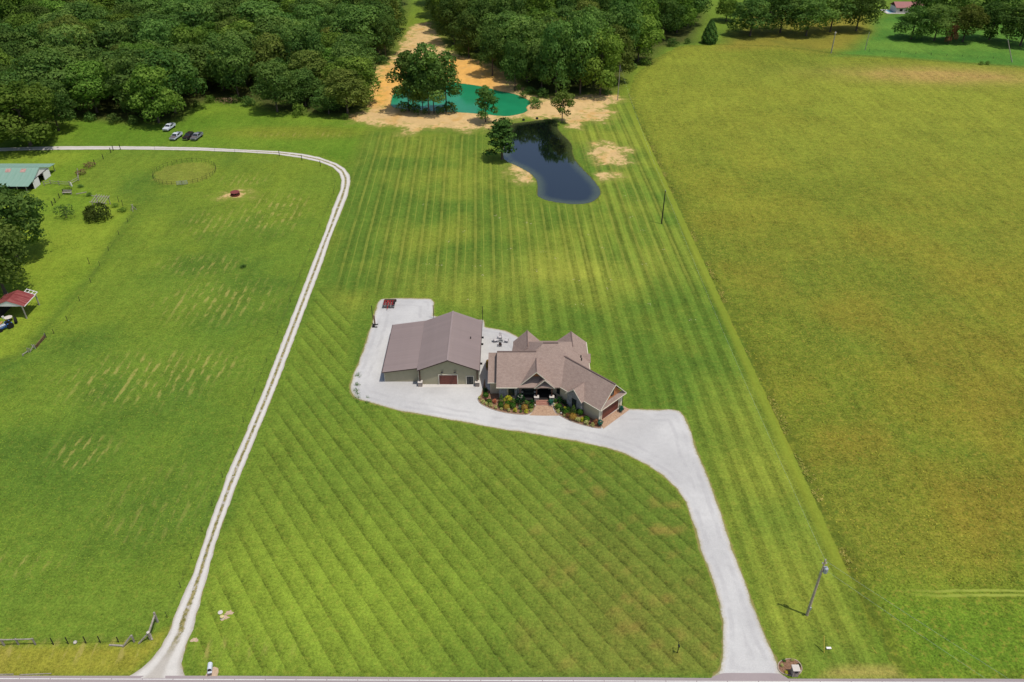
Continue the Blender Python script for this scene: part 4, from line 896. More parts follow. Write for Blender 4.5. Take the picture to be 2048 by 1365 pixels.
# slender trees on the shore of the green water: see-through crowns on bare stems
SL = []
for i in range(3):
    P, N, T = lobed(5.2, 3.0 + i, 22, 22, 4600, 300 + i, (.28, .4)); SL.append((leaves('crown', P, N, .42, T, M_LEAF, 40 + i), trunk_mesh(20, .17, 8, 4.6, 60 + i, 8)))
for u, v, h, rad, i, lab in [(818, 223, 23, 6.8, 0, 'tall slender tree on the turquoise pond shore, leftmost of the cluster'), (828, 221, 21, 5.2, 1, 'thin tree tucked behind the leftmost slender tree by the turquoise pond'),
    (858, 229, 26, 7.2, 1, 'tallest slender tree in the middle of the turquoise pond cluster'), (868, 227, 22, 5.8, 2, 'slender tree just right of the tallest one in the turquoise pond cluster'),
    (893, 224, 22, 6.8, 2, 'slender tree at the right end of the turquoise pond cluster'), (846, 224, 18, 4.8, 0, 'short slender tree between the taller stems of the turquoise pond cluster')]:
    own(u, v, h, rad, 0, lab, 'slender_tree', 'tree', meshes=SL[i], h0=22, r0=5.2)
P, N, T = lobed(4.4, 2.4, 13, 13, 2600, 330, (.26, .4)); YT = (leaves('crown', P, N, .4, T, M_LEAF, 70), trunk_mesh(11, .2, 3, 4, 71, 6))
P, N, T = lobed(4.2, 2.6, 11, 12, 1900, 334, (.24, .38)); YT2 = (leaves('crown', P, N, .4, T, M_OLIVE, 74), trunk_mesh(9.5, .18, 3, 3.6, 75, 6))
own(971, 245, 13, 4.7, 0, 'single young tree on the sand between the turquoise and the dark pond', 'young_tree', 'tree', meshes=YT, h0=13, r0=4.4)
own(1124, 246, 11.5, 4.4, 0, 'young loose-leaved tree at the top right shore of the dark pond', 'young_tree', 'tree', meshes=YT2, h0=11, r0=4.2)
r_ = np.random.default_rng(5); pp, pn, pt = [], [], []
for i in range(26):                                                   # pine: level tiers of needles
    z = 3.0 + 9.4 * (i / 26) ** .9; w = 5.4 * (1 - ((z - 3) / 10.5) ** 1.7) ; a = i * 2.4; c_ = np.array([math.cos(a) * w * r_.uniform(.25, .72), math.sin(a) * w * r_.uniform(.25, .72), z]); k = 120
    d = r_.normal(0, 1, (k, 3)); d /= np.linalg.norm(d, axis=1)[:, None]; pp.append(c_ + d * np.array([2.0, 2.0, .62]) * r_.uniform(.5, 1, (k, 1))); d[:, 2] += .5; pn.append(d); pt.append(np.full(k, r_.random()) * .5 + r_.random(k) * .5)
PINE = (leaves('crown', np.concatenate(pp), np.concatenate(pn), .42, np.concatenate(pt), M_PINE, 80), trunk_mesh(12, .26, 3, 4.5, 81, 8))
own(1004, 319, 13, 5.7, 0, 'full green pine on the left bank of the dark pond', 'pine_tree', 'pine', meshes=PINE, h0=12.8, r0=4.6)
def conical(Rd, h, nq, seed, p=.62):
    r = np.random.default_rng(seed); z = r.random(nq) ** 1.25; a = r.uniform(0, 6.283, nq); w = Rd * np.where(z < .22, .72 + z / .22 * .28, (1 - ((z - .22) / .78)) ** p) * (1 + .1 * np.sin(a * 7 + z * 21)) * r.uniform(.82, 1.03, nq)
    P = np.stack([np.cos(a) * w, np.sin(a) * w, .15 + z * h], 1); N = np.stack([np.cos(a), np.sin(a), np.full(nq, .5)], 1); return P, N, r.random(nq) * .7 + .15
P, N, T = conical(3.7, 10.2, 4200, 9); CED = (leaves('crown', P, N, .36, T, M_PINE, 90), trunk_mesh(9, .2, 1, 1, 91, 0))
own(1418, 87, 10.2, 3.7, 0, 'dark egg-shaped cedar alone at the top of the hay field', 'cedar_tree', 'cedar', meshes=CED, h0=10.2, r0=3.7)
own(1452, 43, 11, 7.2, 7, 'round light green tree behind the lone cedar')
own(1200, 190, 25, 9.0, 3, 'big bright tree at the right corner of the wood by the grey pole')
own(985, 152, 20, 6.6, 8, 'dark tree overhanging the orange sand right of the slender cluster')
own(1030, 182, 19, 5.6, 2, 'dark tree leaning over the right end of the turquoise pond')
own(938, 116, 20, 6.4, 6, 'dark tree at the head of the orange sand, behind the slender cluster')
own(772, 120, 19, 5.2, 4, 'tall dark tree beside the sandy path, opposite the slender cluster')
own(1160, 188, 28, 8.6, 1, 'tallest dark tree above the dark pond, left of the bright corner tree')
own(1112, 190, 27, 7.6, 9, 'tree with bare lower stem at the edge of the turquoise pond')
# the row at the far right, above the emerald lawn, and the grove left of it
for i, (u, v, h, rad, k, lab) in enumerate([(1500, 72, 15, 7.5, 0, 'dark grove tree nearest to the lone cedar'), (1560, 66, 17, 8, 1, 'dark tree in the front row of the roadside grove, second from the cedar'),
    (1612, 72, 16, 7.2, 2, 'dark tree in the front row of the grove behind the white capped pole'), (1660, 64, 17, 7.5, 8, 'dark tree in the grove behind the pole with white cap'), (1712, 62, 17, 7.6, 4, 'dark tree at the right corner of the grove beside the emerald lawn'),
    (1540, 30, 17, 8, 6, 'dark tree in the rear row of the grove above the hay field'), (1640, 28, 17, 8.5, 9, 'dark tree in the rear row of the grove, behind the capped pole'), (1725, 24, 16, 7, 1, 'dark tree at the rear right of the grove beside the emerald lawn'),
    (1822, 78, 13, 6.2, 0, 'first tree of the row on the emerald lawn, with a low side bough'), (1868, 82, 14, 6.5, 2, 'second tree of the row on the emerald lawn'), (1925, 84, 14, 6.6, 5, 'tawny tree in the middle of the row on the emerald lawn'),
    (1978, 80, 15, 7, 6, 'dark tree of the emerald lawn row, left of the leaning pole'), (2040, 92, 16, 8, 1, 'dark tree at the right photo edge behind the leaning pole'), (1845, 40, 15, 6.5, 4, 'tree behind the low red roofed house'), (1905, 42, 16, 7.5, 8, 'dark tree in the second row behind the emerald lawn'),
    (1990, 40, 16, 8, 9, 'dark tree in the second row near the right photo edge'), (2090, 60, 16, 8, 0, 'dark tree reaching in from beyond the right photo edge')]):
    own(u, v, h * 1.12, rad * 1.42, k, lab)
P, N, T = lobed(3.2, .8, 6.5, 9, 1100, 350); RUST = (leaves('crown', P, N, .4, T, M_RUST, 95), trunk_mesh(5.5, .12, 1, 2.6, 96, 4))
own(1896, 88, 9.5, 3.4, 0, 'small rust red leaved tree among the green row on the emerald lawn', 'red_leaved_tree', 'tree', meshes=RUST, h0=6.5, r0=3.2)
# the wood: left and right of the sandy clearing
gl = [(G(100, 165).x, G(100, 165).y, 9), (G(410, 62).x, G(410, 62).y, 12)]
COLW = ['dark green', 'dark green', 'dark green', 'bright green', 'dark green', 'tawny green', 'dark green', 'bright green', 'dark green', 'dark green']
for poly, sd, side in ((LEFT_WOOD, 21, 0), (RIGHT_WOOD, 23, 1)):
    pts_ = scatter(poly, 10.2, 3.0, sd, 350, EDGE + gl)
    pts_ += scatter(poly, 11.6, 3.4, sd + 1, 462, EDGE + gl + [(x, y, 10) for x, y in pts_])
    arr = np.array(pts_); dd = -sdf(arr[:, 0], arr[:, 1], poly)
    for (x, y), d in zip(pts_, dd):
        k = random.randrange(10); h = random.triangular(12, 25, 18) if side == 0 else random.uniform(18, 27.5); rad = (h if side == 0 else 20) * random.uniform(.40, .60)
        row = 'at the edge of' if d < 12 else ('a little way into' if d < 32 else ('deep in' if y < 400 else 'far back in'))
        if side == 0: where = 'the wood near the left photo edge' if x < -190 else ('the wood above the parked pickups' if x < -115 else ('the wood above the meadow strip' if x < -68 else 'the wood beside the sandy path'))
        else: where = 'the wood just right of the sandy path' if x < 5 else ('the wood above the turquoise pond' if x < 42 else 'the wood near the lone cedar')
        lab = COLW[k] + ' broadleaf tree ' + row + ' ' + where
        plant_tree('broadleaf_tree', lab, 'tree', x, y, k, h, rad, group=lab.replace(' tree ', ' trees '))
for i, (u, v) in enumerate(((1178, 92), (1138, 118))):
    p = G(u, v); d = MB(); rr = random.Random(i + 3); d.bar((0, 0, 0), (.3, .2, 15), .4, n=6, w2=.16)
    for k in range(16):
        z = 9 + k * .45; a = k * 2.4; e = Vector((.2 + math.cos(a) * rr.uniform(1, 2.6), math.sin(a) * rr.uniform(1, 2.6), z + rr.uniform(1.5, 3.5))); d.bar((.2, .1, z), e, .14, n=4, w2=.04)
    tag(d.build('dead_tree', M_DEADW, None, (p.x, p.y, 1.5)), ['bare grey dead tree standing above the crowns right of the clearing', 'bare pale dead tree lower down the wood right of the clearing'][i], 'dead tree')
# brush along the wood's feet and in the yard
def bush_mesh(rad, h, nq, seed, mat, q=.22, nl=9): P, N, T = lobed(rad, .1, h, nl, nq, seed, (.34, .5)); return leaves('foliage', P, N, q, T, mat, seed)
BR = [bush_mesh(2.2, 2.6, 520, 400 + i, [M_LEAF, M_LEAF2, M_LEAF][i], .3) for i in range(3)]
for i, (u, v) in enumerate([(395, 214), (420, 205), (470, 205), (500, 212), (600, 232), (230, 247), (180, 243), (690, 238), (1085, 195), (1060, 188), (1066, 206), (1072, 216), (1046, 196), (1036, 180), (1215, 190), (1265, 138), (1290, 130), (1345, 92), (1375, 88), (832, 226), (852, 228), (880, 227), (808, 222), (900, 226), (952, 118), (915, 104), (765, 128), (270, 250), (930, 112)]):
    p = G(u, v); s = random.uniform(.7, 1.35); o = link('low_bush', BR[i % 3], None, (p.x, p.y, 0), random.uniform(0, 6), (s, s, s * random.uniform(.8, 1.2))); tag(o, 'low leafy brush growing at the foot of the wood edge', 'bush', 'brush along the edge of the woods')
p = G(195, 439); tag(link('round_bush', bush_mesh(3.5, 3.1, 2600, 420, leaf_mat('dark_bush', (34, 52, 24), (84, 96, 44)), .3, 13), None, (p.x, p.y, 0)), 'large dark round bush by the trellis in the farmyard', 'bush')
P, N, T = lobed(3.0, .4, 3.6, 10, 520, 430, (.22, .34)); p = G(133, 436)
plant_tree('small_tree', 'small thin-leaved tree left of the large dark bush', 'tree', p.x, p.y, 0, 3.6, 3.0, meshes=(leaves('crown', P, N, .24, T, leaf_mat('grey_green', (56, 84, 46), (96, 120, 60)), 431), trunk_mesh(2.6, .09, .6, 2.4, 432, 7)), h0=3.6, r0=3.0)
for u, v, s, lab in [(245, 424, .55, 'sparse low bush under the leaning stakes in the farmyard'), (230, 414, .5, 'thin weedy bush beside the trellis'), (135, 383, .6, 'weedy bush over the old wooden bench in the farmyard'), (162, 375, .45, 'small weedy bush by the white post'), (178, 392, .45, 'weedy clump at the near end of the fallen fence'), (487, 535, .38, 'low thorny clump alone in the pasture')]:
    p = G(u, v); tag(link('weedy_bush', BR[0 if s < .5 else 1], None, (p.x, p.y, 0), random.uniform(0, 6), (s, s, s * .7)), lab, 'bush')
for u, v, lab in [(163, 350, 'brown heap of brush beside the farmyard gate'), (178, 336, 'brown patch of old brush in the pasture above the gate')]:
    p = G(u, v); tag(link('brush_heap', bush_mesh(1.8, 1.1, 420, int(u), simple('brown_brush', (124, 92, 66), .95, var=.3), .2), None, (p.x, p.y, 0)), lab, 'brush heap', kind='stuff')
p = G(453, 207); tag(link('brush_heap', bush_mesh(3.0, 1.0, 500, 77, simple('tan_brush', (168, 136, 104), .95, var=.3), .22), None, (p.x, p.y, 0), 0, (1.6, .7, 1)), 'tan heap of cut brush at the wood edge above the meadow', 'brush heap', kind='stuff')

# ------------------------------------------------------------------ the flower beds
def shrub(kind, rad, h, seed, mat, nq=300, q=.1):
    if kind == 'cone': P, N, T = conical(rad, h, nq, seed, .75)
    elif kind == 'ball':
        r = np.random.default_rng(seed); N = r.normal(0, 1, (int(nq * 1.6), 3)); N[:, 2] = np.abs(N[:, 2]) * 1.1 - .35; N /= np.linalg.norm(N, axis=1)[:, None]; P = N * rad * r.uniform(.9, 1.03, (len(N), 1)) * np.array([1, 1, h / rad / 1.9]) + np.array([0, 0, h * .5]); P[:, 2] = np.maximum(P[:, 2], .02); T = r.random(len(N)) * .8
    else: P, N, T = lobed(rad, .04, h, 8 if kind == 'loose' else 12, nq, seed, (.36, .5) if kind == 'loose' else (.5, .62), .85)
    return leaves('shrub', P, N, q, T, mat, seed)
LM = {k: leaf_mat(k + '_leaves', a, b, .15, .1) for k, a, b in [('boxwood', (40, 78, 26), (86, 124, 40)), ('pale', (150, 152, 78), (218, 212, 138)), ('yellow', (150, 150, 36), (218, 204, 66)), ('gold', (140, 108, 44), (190, 152, 74)), ('mid', (58, 96, 38), (112, 140, 60)),
      ('dark', (22, 52, 26), (52, 88, 44)), ('red', (150, 64, 54), (206, 112, 90)), ('purple', (58, 30, 40), (100, 56, 62)), ('blue', (50, 98, 76), (96, 142, 112)), ('conif', (56, 84, 34), (104, 122, 50)), ('teal', (24, 78, 66), (70, 124, 100)), ('bronze', (112, 76, 48), (168, 116, 76))]}
KIND = {'boxwood': ('ball', 'boxwood_shrub', 'clipped round green shrub'), 'pale': ('loose', 'pale_shrub', 'low pale yellow shrub'), 'yellow': ('loose', 'yellow_shrub', 'bright yellow-green shrub'), 'gold': ('ball', 'gold_shrub', 'golden orange shrub'), 'mid': ('loose', 'leafy_shrub', 'mid green leafy shrub'),
        'dark': ('loose', 'dark_shrub', 'dark green shrub'), 'red': ('loose', 'red_shrub', 'coral red shrub'), 'purple': ('loose', 'purple_shrub', 'small dark purple shrub'), 'blue': ('loose', 'blue_green_shrub', 'blue-green shrub'), 'conif': ('cone', 'cone_shrub', 'upright cone shaped evergreen'), 'bronze': ('loose', 'ornamental_grass', 'bronze ornamental grass clump')}
BASE = {k: [shrub(v[0], .5, .9 if v[0] != 'cone' else 1.9, 500 + 13 * i + j, LM[k], 420 if v[0] != 'cone' else 700, .085) for j in range(2)] for i, (k, v) in enumerate(KIND.items())}
BED1 = [('boxwood', 195, 905, 110), ('pale', 50, 950, 70), ('purple', 195, 990, 60), ('pale', 120, 1040, 85), ('boxwood', 275, 1055, 100), ('pale', 220, 1095, 75), ('pale', 315, 1125, 90), ('red', 405, 1045, 100), ('pale', 430, 1180, 75), ('conif', 565, 1050, 105), ('boxwood', 555, 1145, 105),
    ('pale', 560, 1200, 60), ('gold', 690, 1200, 110), ('yellow', 730, 1040, 165), ('boxwood', 720, 1130, 120), ('mid', 855, 1080, 125), ('pale', 737, 1245, 75), ('boxwood', 840, 1175, 115), ('dark', 1020, 1080, 210), ('yellow', 895, 1255, 90), ('blue', 1010, 1190, 85), ('mid', 1030, 1265, 60), ('gold', 1115, 1220, 120),
    ('yellow', 1160, 1285, 80), ('mid', 1165, 1080, 110), ('dark', 1295, 1085, 125), ('boxwood', 1265, 1190, 105), ('pale', 1280, 1240, 80), ('dark', 190, 790, 120)]
BED2 = [('mid', 235, 760, 85), ('dark', 330, 760, 120), ('pale', 245, 880, 90), ('boxwood', 310, 920, 115), ('pale', 310, 985, 80), ('dark', 390, 985, 110), ('yellow', 455, 930, 80), ('boxwood', 480, 1040, 110), ('mid', 535, 960, 105), ('pale', 440, 1075, 60), ('bronze', 510, 1095, 90), ('conif', 640, 1050, 110), ('gold', 632, 1150, 130),
    ('boxwood', 790, 1050, 125), ('pale', 750, 1205, 105), ('yellow', 845, 1190, 95), ('boxwood', 940, 1200, 110), ('pale', 950, 1265, 100), ('purple', 1040, 1255, 75), ('pale', 1085, 1300, 80), ('bronze', 1150, 1270, 120), ('dark', 520, 850, 110), ('dark', 430, 800, 90)]
ORD = ['first ', 'second ', 'third ', 'fourth ', 'fifth ', 'sixth ', 'seventh ', 'eighth ', 'ninth ', 'tenth ', 'eleventh ', 'twelfth ']
for zf_, sc_, lst, where, gname in ((z1, 11.87, BED1, 'from the barn end of the left flower bed', 'shrubs in the bed left of the walkway'), (z2, 11.378, BED2, 'from the walkway in the garage wing bed', 'shrubs in the bed along the garage wing')):
    seen = {}
    tot = {k: sum(1 for q in lst if q[0] == k) for k in KIND}
    for k, x, y, dia in sorted(lst, key=lambda q: q[1]):
        p = G(*zf_(x, y)); sz = dia / sc_ / (8.8 if KIND[k][0] != 'loose' else 9.3); i = seen.get(k, 0); seen[k] = i + 1
        lab = KIND[k][2] + (', ' + (ORD[i].strip() or 'first') if tot[k] > 1 else '') + (' ' if tot[k] > 1 else ' ') + (where if tot[k] > 1 else where.split('|')[0] and ('in the left flower bed' if lst is BED1 else 'in the garage wing bed'))
        o = link(KIND[k][1], BASE[k][i % 2], None, (p.x, p.y + sz * .25, .05), random.uniform(0, 6), (sz * 1.12,) * 2 + (sz * random.uniform(.95, 1.2),)); tag(o, lab, 'shrub', gname)
for i, y in enumerate((75, 130, 185)):
    p = G(*z1(245, y)); tag(link('gold_shrub', BASE['gold'][i % 2], None, (p.x, p.y, .05), i, (.75, .75, .7)), ORD[i].strip().capitalize() + ' golden flowering shrub in the side bed, counted from the chairs', 'shrub', 'golden shrubs in the side bed')
for i, (u, v, k) in enumerate([(1568, 1323, 'mid'), (1585, 1322, 'pale'), (1563, 1333, 'pale'), (1597, 1333, 'dark'), (1572, 1347, 'yellow'), (1594, 1347, 'gold')]):
    p = G(u, v); tag(link(KIND[k][1], BASE[k][i % 2], None, (p.x, p.y, .05), i, (.55, .55, .4)), ['mid green leafy shrub at the back of the round mailbox bed', 'low pale shrub at the back right of the round mailbox bed', 'low pale shrub at the left side of the round mailbox bed', 'dark green shrub right of the stone mailbox', 'bright yellow-green shrub at the shaded foot of the stone mailbox', 'golden shrub at the front right of the round mailbox bed'][i], 'shrub', 'plants round the stone mailbox')
POT = MB().lathe([(.2, 0), (.3, .35), (.34, .42), (.3, .42), (.26, .36)], 12).mesh('pot', simple('teal_glaze', (30, 84, 80), .4, spec=.5))
for (u, v), lab in ((z2(130, 790), 'teal potted plant beside the right stone pier of the front steps'), (z2(1255, 1265), 'teal potted fern at the near corner of the garage'), (z2(1720, 950), 'teal potted fern at the far corner of the garage')):
    p = G(u, v); t_ = thing('planter', lab, 'planter', (p.x, p.y, .02)); link('pot', POT, t_); link('plant', shrub('loose', .62, .75, int(u), LM['teal'], 340, .13), t_, (0, 0, .32))
for i, ((u, v), lab) in enumerate(((z1(1368, 1105), 'small white path light left of the steps'), (z1(1815, 1082), 'small white path light right of the steps'), (z2(365, 1015), 'small white path light at the foot of the walkway'))):
    p = G(u, v); m_ = MB(); m_.lathe([(.05, 0), (.05, .3), (.16, .3), (.13, .4), (.02, .44)], 10); tag(m_.build('path_light', M_CAP, None, (p.x, p.y, .02)), lab, 'path light')

# tall grass: tufts standing in the hay field and the pasture, rank growth along the field's edge
def tufts(name, label, xs, ys, size, seed, mat):
    r = np.random.default_rng(seed); n = len(xs); P = np.stack([xs, ys, r.uniform(.02, .09, n)], 1); N = np.stack([r.normal(0, .25, n) + .1, r.normal(0, .25, n) - .1, np.full(n, 1.0)], 1)
    tn = np.clip(fbm(xs, ys, 6, seed) * 1.1 - .15 + r.normal(0, .22, n), 0, 1); o = link(name, leaves(name, P, N, size, tn, mat, seed)); tag(o, label, name.replace('_', ' '), kind='stuff')
def inside_pts(poly, n, seed, x0, x1, y0, y1, p=1.0):
    r = np.random.default_rng(seed); y = y0 + (y1 - y0) * r.random(n) ** p; k = (y - y0) / (y1 - y0); lim = y * .66 + 8; x = r.uniform(x0, x1, n); ok = (sdf(x, y, poly) < -.3) & (abs(x) < lim + 20); return x[ok], y[ok]
M_HAYG = leaf_mat('hay_grass', (126, 140, 40), (190, 178, 74), .1, 0); M_PASTG = leaf_mat('pasture_grass', (110, 142, 44), (156, 168, 60), .1, 0); M_RANK = leaf_mat('rank_grass', (100, 116, 44), (176, 164, 84), .12, 0)
xs, ys = inside_pts(HAY, 60000, 61, 40, 250, 75, 330, 1.35); ok = sdf(xs, ys, VERGE) > .5; tufts('hay_grass', 'uncut yellow green hay standing in the big field on the right', xs[ok], ys[ok], .15, 62, M_HAYG)
r_ = np.random.default_rng(71); A_, B_ = np.array(HAY[1]), np.array(HAY[2]); t_ = r_.random(3600) ** .8; nn_ = np.array([(B_ - A_)[1], -(B_ - A_)[0]]); nn_ = nn_ / np.linalg.norm(nn_); nn_ = -nn_ if nn_[0] < 0 else nn_
e_ = A_ + (B_ - A_) * t_[:, None] + nn_ * (np.abs(r_.normal(0, .7, 3600)) + .1)[:, None]; ok = fbm(e_[:, 0], e_[:, 1], 5, 5) > .5; ok &= e_[:, 1] > 78; tufts('rank_grass', 'rank weedy grass along the edge of the hay field', e_[ok, 0], e_[ok, 1], .24, 72, M_RANK)
xs, ys = inside_pts([(-330, 62), (-46.6, 74), (-46.6, 228), (-70, 236), (-330, 236)], 70000, 65, -150, -46, 66, 236, 1.3); ok = (sdf(xs, ys, YARD) > 1) & (sdf(xs, ys, LANE) > 1.2); tufts('pasture_grass', 'tufts of grass over the left pasture', xs[ok], ys[ok], .11, 66, M_PASTG)

# ------------------------------------------------------------------ old farm buildings at the left
M_GREENM = NT('green_metal'); _p = M_GREENM.obj()
gm_ = M_GREENM.mix(M_GREENM.noise(M_GREENM.scalev(_p, (.6, .15, .15)), 1.2, 4, .6), alb((122, 164, 142)), alb((160, 186, 168)))
M_GREENM = M_GREENM.surf(gm_, .5, 0, None, .35)
M_RUSTP = simple('rusty_panel', (190, 150, 138), .8, var=.3, scale=1.5); M_WHITEB = simple('white_boards', (226, 220, 216), .75, var=.06, scale=2, k=1.0)
gb = thing('farm_barn', 'white farm barn with a long pale green metal roof and an open doorway', 'barn', (-138.5, 220.4, 0)); GBX = -176.0
def gbp(mb, name, mat, parent=None): return bpart(mb, name, mat, gb, parent)
prof = [(212.4, 2.12), (216.0, 2.68), (220.4, 4.58), (225.3, 2.66), (228.9, 2.34)]
names = ['lean_to_roof_panel', 'front_roof_panel', 'rear_roof_panel', 'rear_lean_to_panel']
for i in range(4):
    (ya, za), (yb, zb) = prof[i], prof[i + 1]; m_ = MB()
    m_.slab([(0, ya, za), (1.99, ya, za), (1.99, yb, zb), (0, yb, zb)], .06)
    for q in (.05, 1.0): m_.slab([(q - .03, ya, za + .03), (q + .03, ya, za + .03), (q + .03, yb, zb + .03), (q - .03, yb, zb + .03)], .03)
    me_ = m_.mesh(names[i], M_GREENM)
    for k in range(19): link(names[i], me_, gb, Vector((-138.25 - (k + 1) * 2, 0, 0)) - Vector(gb.location))
for k in range(4):
    x = -143.2 - k * 4.4; zz = lambda y: 2.68 + (y - 216) * (1.9 / 4.4) + .05; gbp(MB().slab([(x, 218.6, zz(218.6)), (x + 1.5, 218.6, zz(218.6)), (x + 1.5, 219.9, zz(219.9)), (x, 219.9, zz(219.9))], .03), 'skylight', M_RUSTP)
yl = [(215.5, 0), (218.7, 0), (218.7, 2.5), (221.6, 2.5), (221.6, 0), (225.2, 0), (225.2, 2.55), (220.4, 4.48), (215.5, 2.42)]
gbp(MB().add([(-138.5, y, z) for y, z in yl] + [(-138.62, y, z) for y, z in yl], [tuple(range(9)), tuple(range(9, 18))[::-1]] + [(i, (i + 1) % 9, (i + 1) % 9 + 9, i + 9) for i in range(9)]), 'end_wall', M_WHITEB)
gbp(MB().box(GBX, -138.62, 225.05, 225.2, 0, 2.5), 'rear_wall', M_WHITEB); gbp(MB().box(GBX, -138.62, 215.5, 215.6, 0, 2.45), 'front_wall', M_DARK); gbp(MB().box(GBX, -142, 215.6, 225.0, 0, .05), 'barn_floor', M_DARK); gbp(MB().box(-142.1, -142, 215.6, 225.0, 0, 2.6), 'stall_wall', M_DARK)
for y, w in ((216.15, 2.5), (221.65, 2.6)): gbp(MB().box(-138.46, -138.40, y, y + w, .1, 2.45), 'sliding_door', M_WHITEB)
gbp(MB().box(-138.44, -138.36, 215.9, 224.6, 2.5, 2.62), 'door_track', M_BRONZE)
for x in (-139.2, -141.8, -146, -150, -155, -160, -166): gbp(MB().bar((x, 212.7, 0), (x, 212.7, 2.12), .16), 'post', M_DEADW)
for x in (-138.9,): gbp(MB().bar((x, 228.6, 0), (x, 228.6, 2.3), .16), 'post', M_DEADW)
# open shed with a red roof
M_REDM = NT('red_metal'); _p = M_REDM.obj(); M_REDM = M_REDM.surf(M_REDM.mix(M_REDM.ramp(M_REDM.noise(M_REDM.scalev(_p, (.2, 1.5, .2)), 1.6, 4, .7), .4, .7), alb((140, 62, 60)), alb((176, 104, 96))), .6, 0, None, .3)
SX, SZ0, SZ1, SY0, SY1 = -109.1, 3.2, 4.5, 146.3, 151.1
rs = thing('open_shed', 'open sided shed with faded red metal roof and bare purlins at one corner', 'shed', (SX, SY0, 0))
def rsp(mb, name, mat, parent=None): return bpart(mb, name, mat, rs, parent)
for s in (1, -1):
    for i in range(6):
        ya = SY0 + i * .8; yb = ya + .79; m_ = MB(); m_.slab([(SX, ya, SZ1), (SX, yb, SZ1), (SX + 3.4 * s, yb, SZ0), (SX + 3.4 * s, ya, SZ0)], .04)
        for q in (.1, .4, .7): m_.slab([(SX, ya + q - .03, SZ1 + .03), (SX, ya + q + .03, SZ1 + .03), (SX + 3.4 * s, ya + q + .03, SZ0 + .03), (SX + 3.4 * s, ya + q - .03, SZ0 + .03)], .03)
        rsp(m_, 'roof_panel', M_REDM)
zz = lambda x: SZ1 - abs(x - SX) * 1.3 / 3.4 - .02
for y in (SY1 + .08, 152.25): rsp(MB().bar((SX + 1.2, y, zz(SX + 1.2)), (SX + 3.4, y, SZ0 - .02), .1), 'rafter', M_WHITEB)
for x in (1.3, 1.95, 2.65, 3.33): rsp(MB().bar((SX + x, SY1, zz(SX + x)), (SX + x, 152.25, zz(SX + x)), .1), 'purlin', M_WHITEB)
gv = [(SX - 3.3, SZ0 - .08), (SX + 3.3, SZ0 - .08), (SX, SZ1 - .06)]
rsp(MB().add([(x, SY0 + .08, z) for x, z in gv] + [(x, SY0 + .16, z) for x, z in gv], [(0, 1, 2), (5, 4, 3), (0, 3, 4, 1), (1, 4, 5, 2), (2, 5, 3, 0)]), 'gable_boards', M_WHITEB)
rsp(MB().bar((SX + 3.42, SY0, SZ0 - .06), (SX + 3.42, SY1, SZ0 - .06), .12), 'eave_board', M_WHITEB)
for x, y in ((-106.2, 146.35), (-106.2, 151.9), (-112.2, 146.35), (-112.2, 151.9)): rsp(MB().bar((x, y, 0), (x, y, SZ0 - .06), .2), 'post', M_DEADW)
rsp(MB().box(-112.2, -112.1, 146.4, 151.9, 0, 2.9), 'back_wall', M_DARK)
# things around the shed
M_BLUE = simple('blue_paint', (44, 96, 170), .4, spec=.5); M_TYRE = simple('tyre_rubber', (34, 32, 32), .9); M_STEEL = simple('pale_steel', (190, 196, 206), .4, metal=.2); M_REDP = simple('red_paint', (178, 52, 46), .5, var=.2, spec=.4)
def wheel(parent, x, y, r, w, name='wheel', rim=None):
    t_ = MB().lathe([(r * .55, -w / 2), (r * .95, -w / 2), (r, -w * .3), (r, w * .3), (r * .95, w / 2), (r * .55, w / 2)], 16, (0, 0, 0), 'x').build(name, M_TYRE, parent, (x, y, r))
    MB().lathe([(r * .15, -w * .42), (r * .56, -w * .36), (r * .56, w * .36), (r * .15, w * .42)], 12, (0, 0, 0), 'x').build('rim', rim or M_STEEL, t_); return t_
tr = thing('tractor', 'small blue tractor with pale hood parked in front of the red roofed shed', 'tractor', (-108.7, 142.3, 0), R(-38))
b = MB(); b.box(-.35, .35, -1.6, .2, .75, 1.25); b.build('hood', M_STEEL, tr, bevel=.06); MB().box(-.36, .36, -1.66, -1.2, .55, 1.27).build('grille', M_BLUE, tr, bevel=.03); MB().box(-.3, .3, -1.2, 1.0, .45, .75).build('chassis', M_BLUE, tr)
MB().box(-.28, .28, .55, .95, .85, 1.0).build('seat', M_BLACK, tr); MB().box(-.28, .28, .95, 1.05, .85, 1.4).build('seat_back', M_BLACK, tr)
for x in (-.62, .62):
    MB().box(x - .2, x + .2, .3, 1.4, 1.2, 1.28).build('fender', M_BLUE, tr, bevel=.02); wheel(tr, x, .9, .68, .42); wheel(tr, x * .85, -1.2, .4, .25)
q = MB().bar((0, .25, 1.15), (0, .38, 1.42), .05); q.build('steering_column', M_BLACK, tr); MB().lathe([(.2, 0), (.22, .03), (.18, .03)], 12, (0, .4, 1.42)).build('steering_wheel', M_BLACK, tr)
ld = MB(); ld.bar((-.5, .1, 1.0), (-.5, -2.2, .5), .1); ld.bar((.5, .1, 1.0), (.5, -2.2, .5), .1); ld.build('loader_arms', M_BLUE, tr); lb = MB(); lb.box(-.8, .8, -2.7, -2.1, .15, .2); lb.box(-.8, .8, -2.15, -2.1, .2, .75); lb.box(-.8, -.76, -2.7, -2.1, .2, .6); lb.box(.76, .8, -2.7, -2.1, .2, .6); lb.build('bucket', M_STEEL, tr)
p = G(*(275 / 8.53, 560 + 745 / 8.53)); sp_ = thing('spare_wheel', 'big black tractor tyre standing beside the blue tractor', 'tyre', (p.x, p.y + .2, 0), R(25)); wheel(sp_, 0, 0, .72, .45, 'tyre')
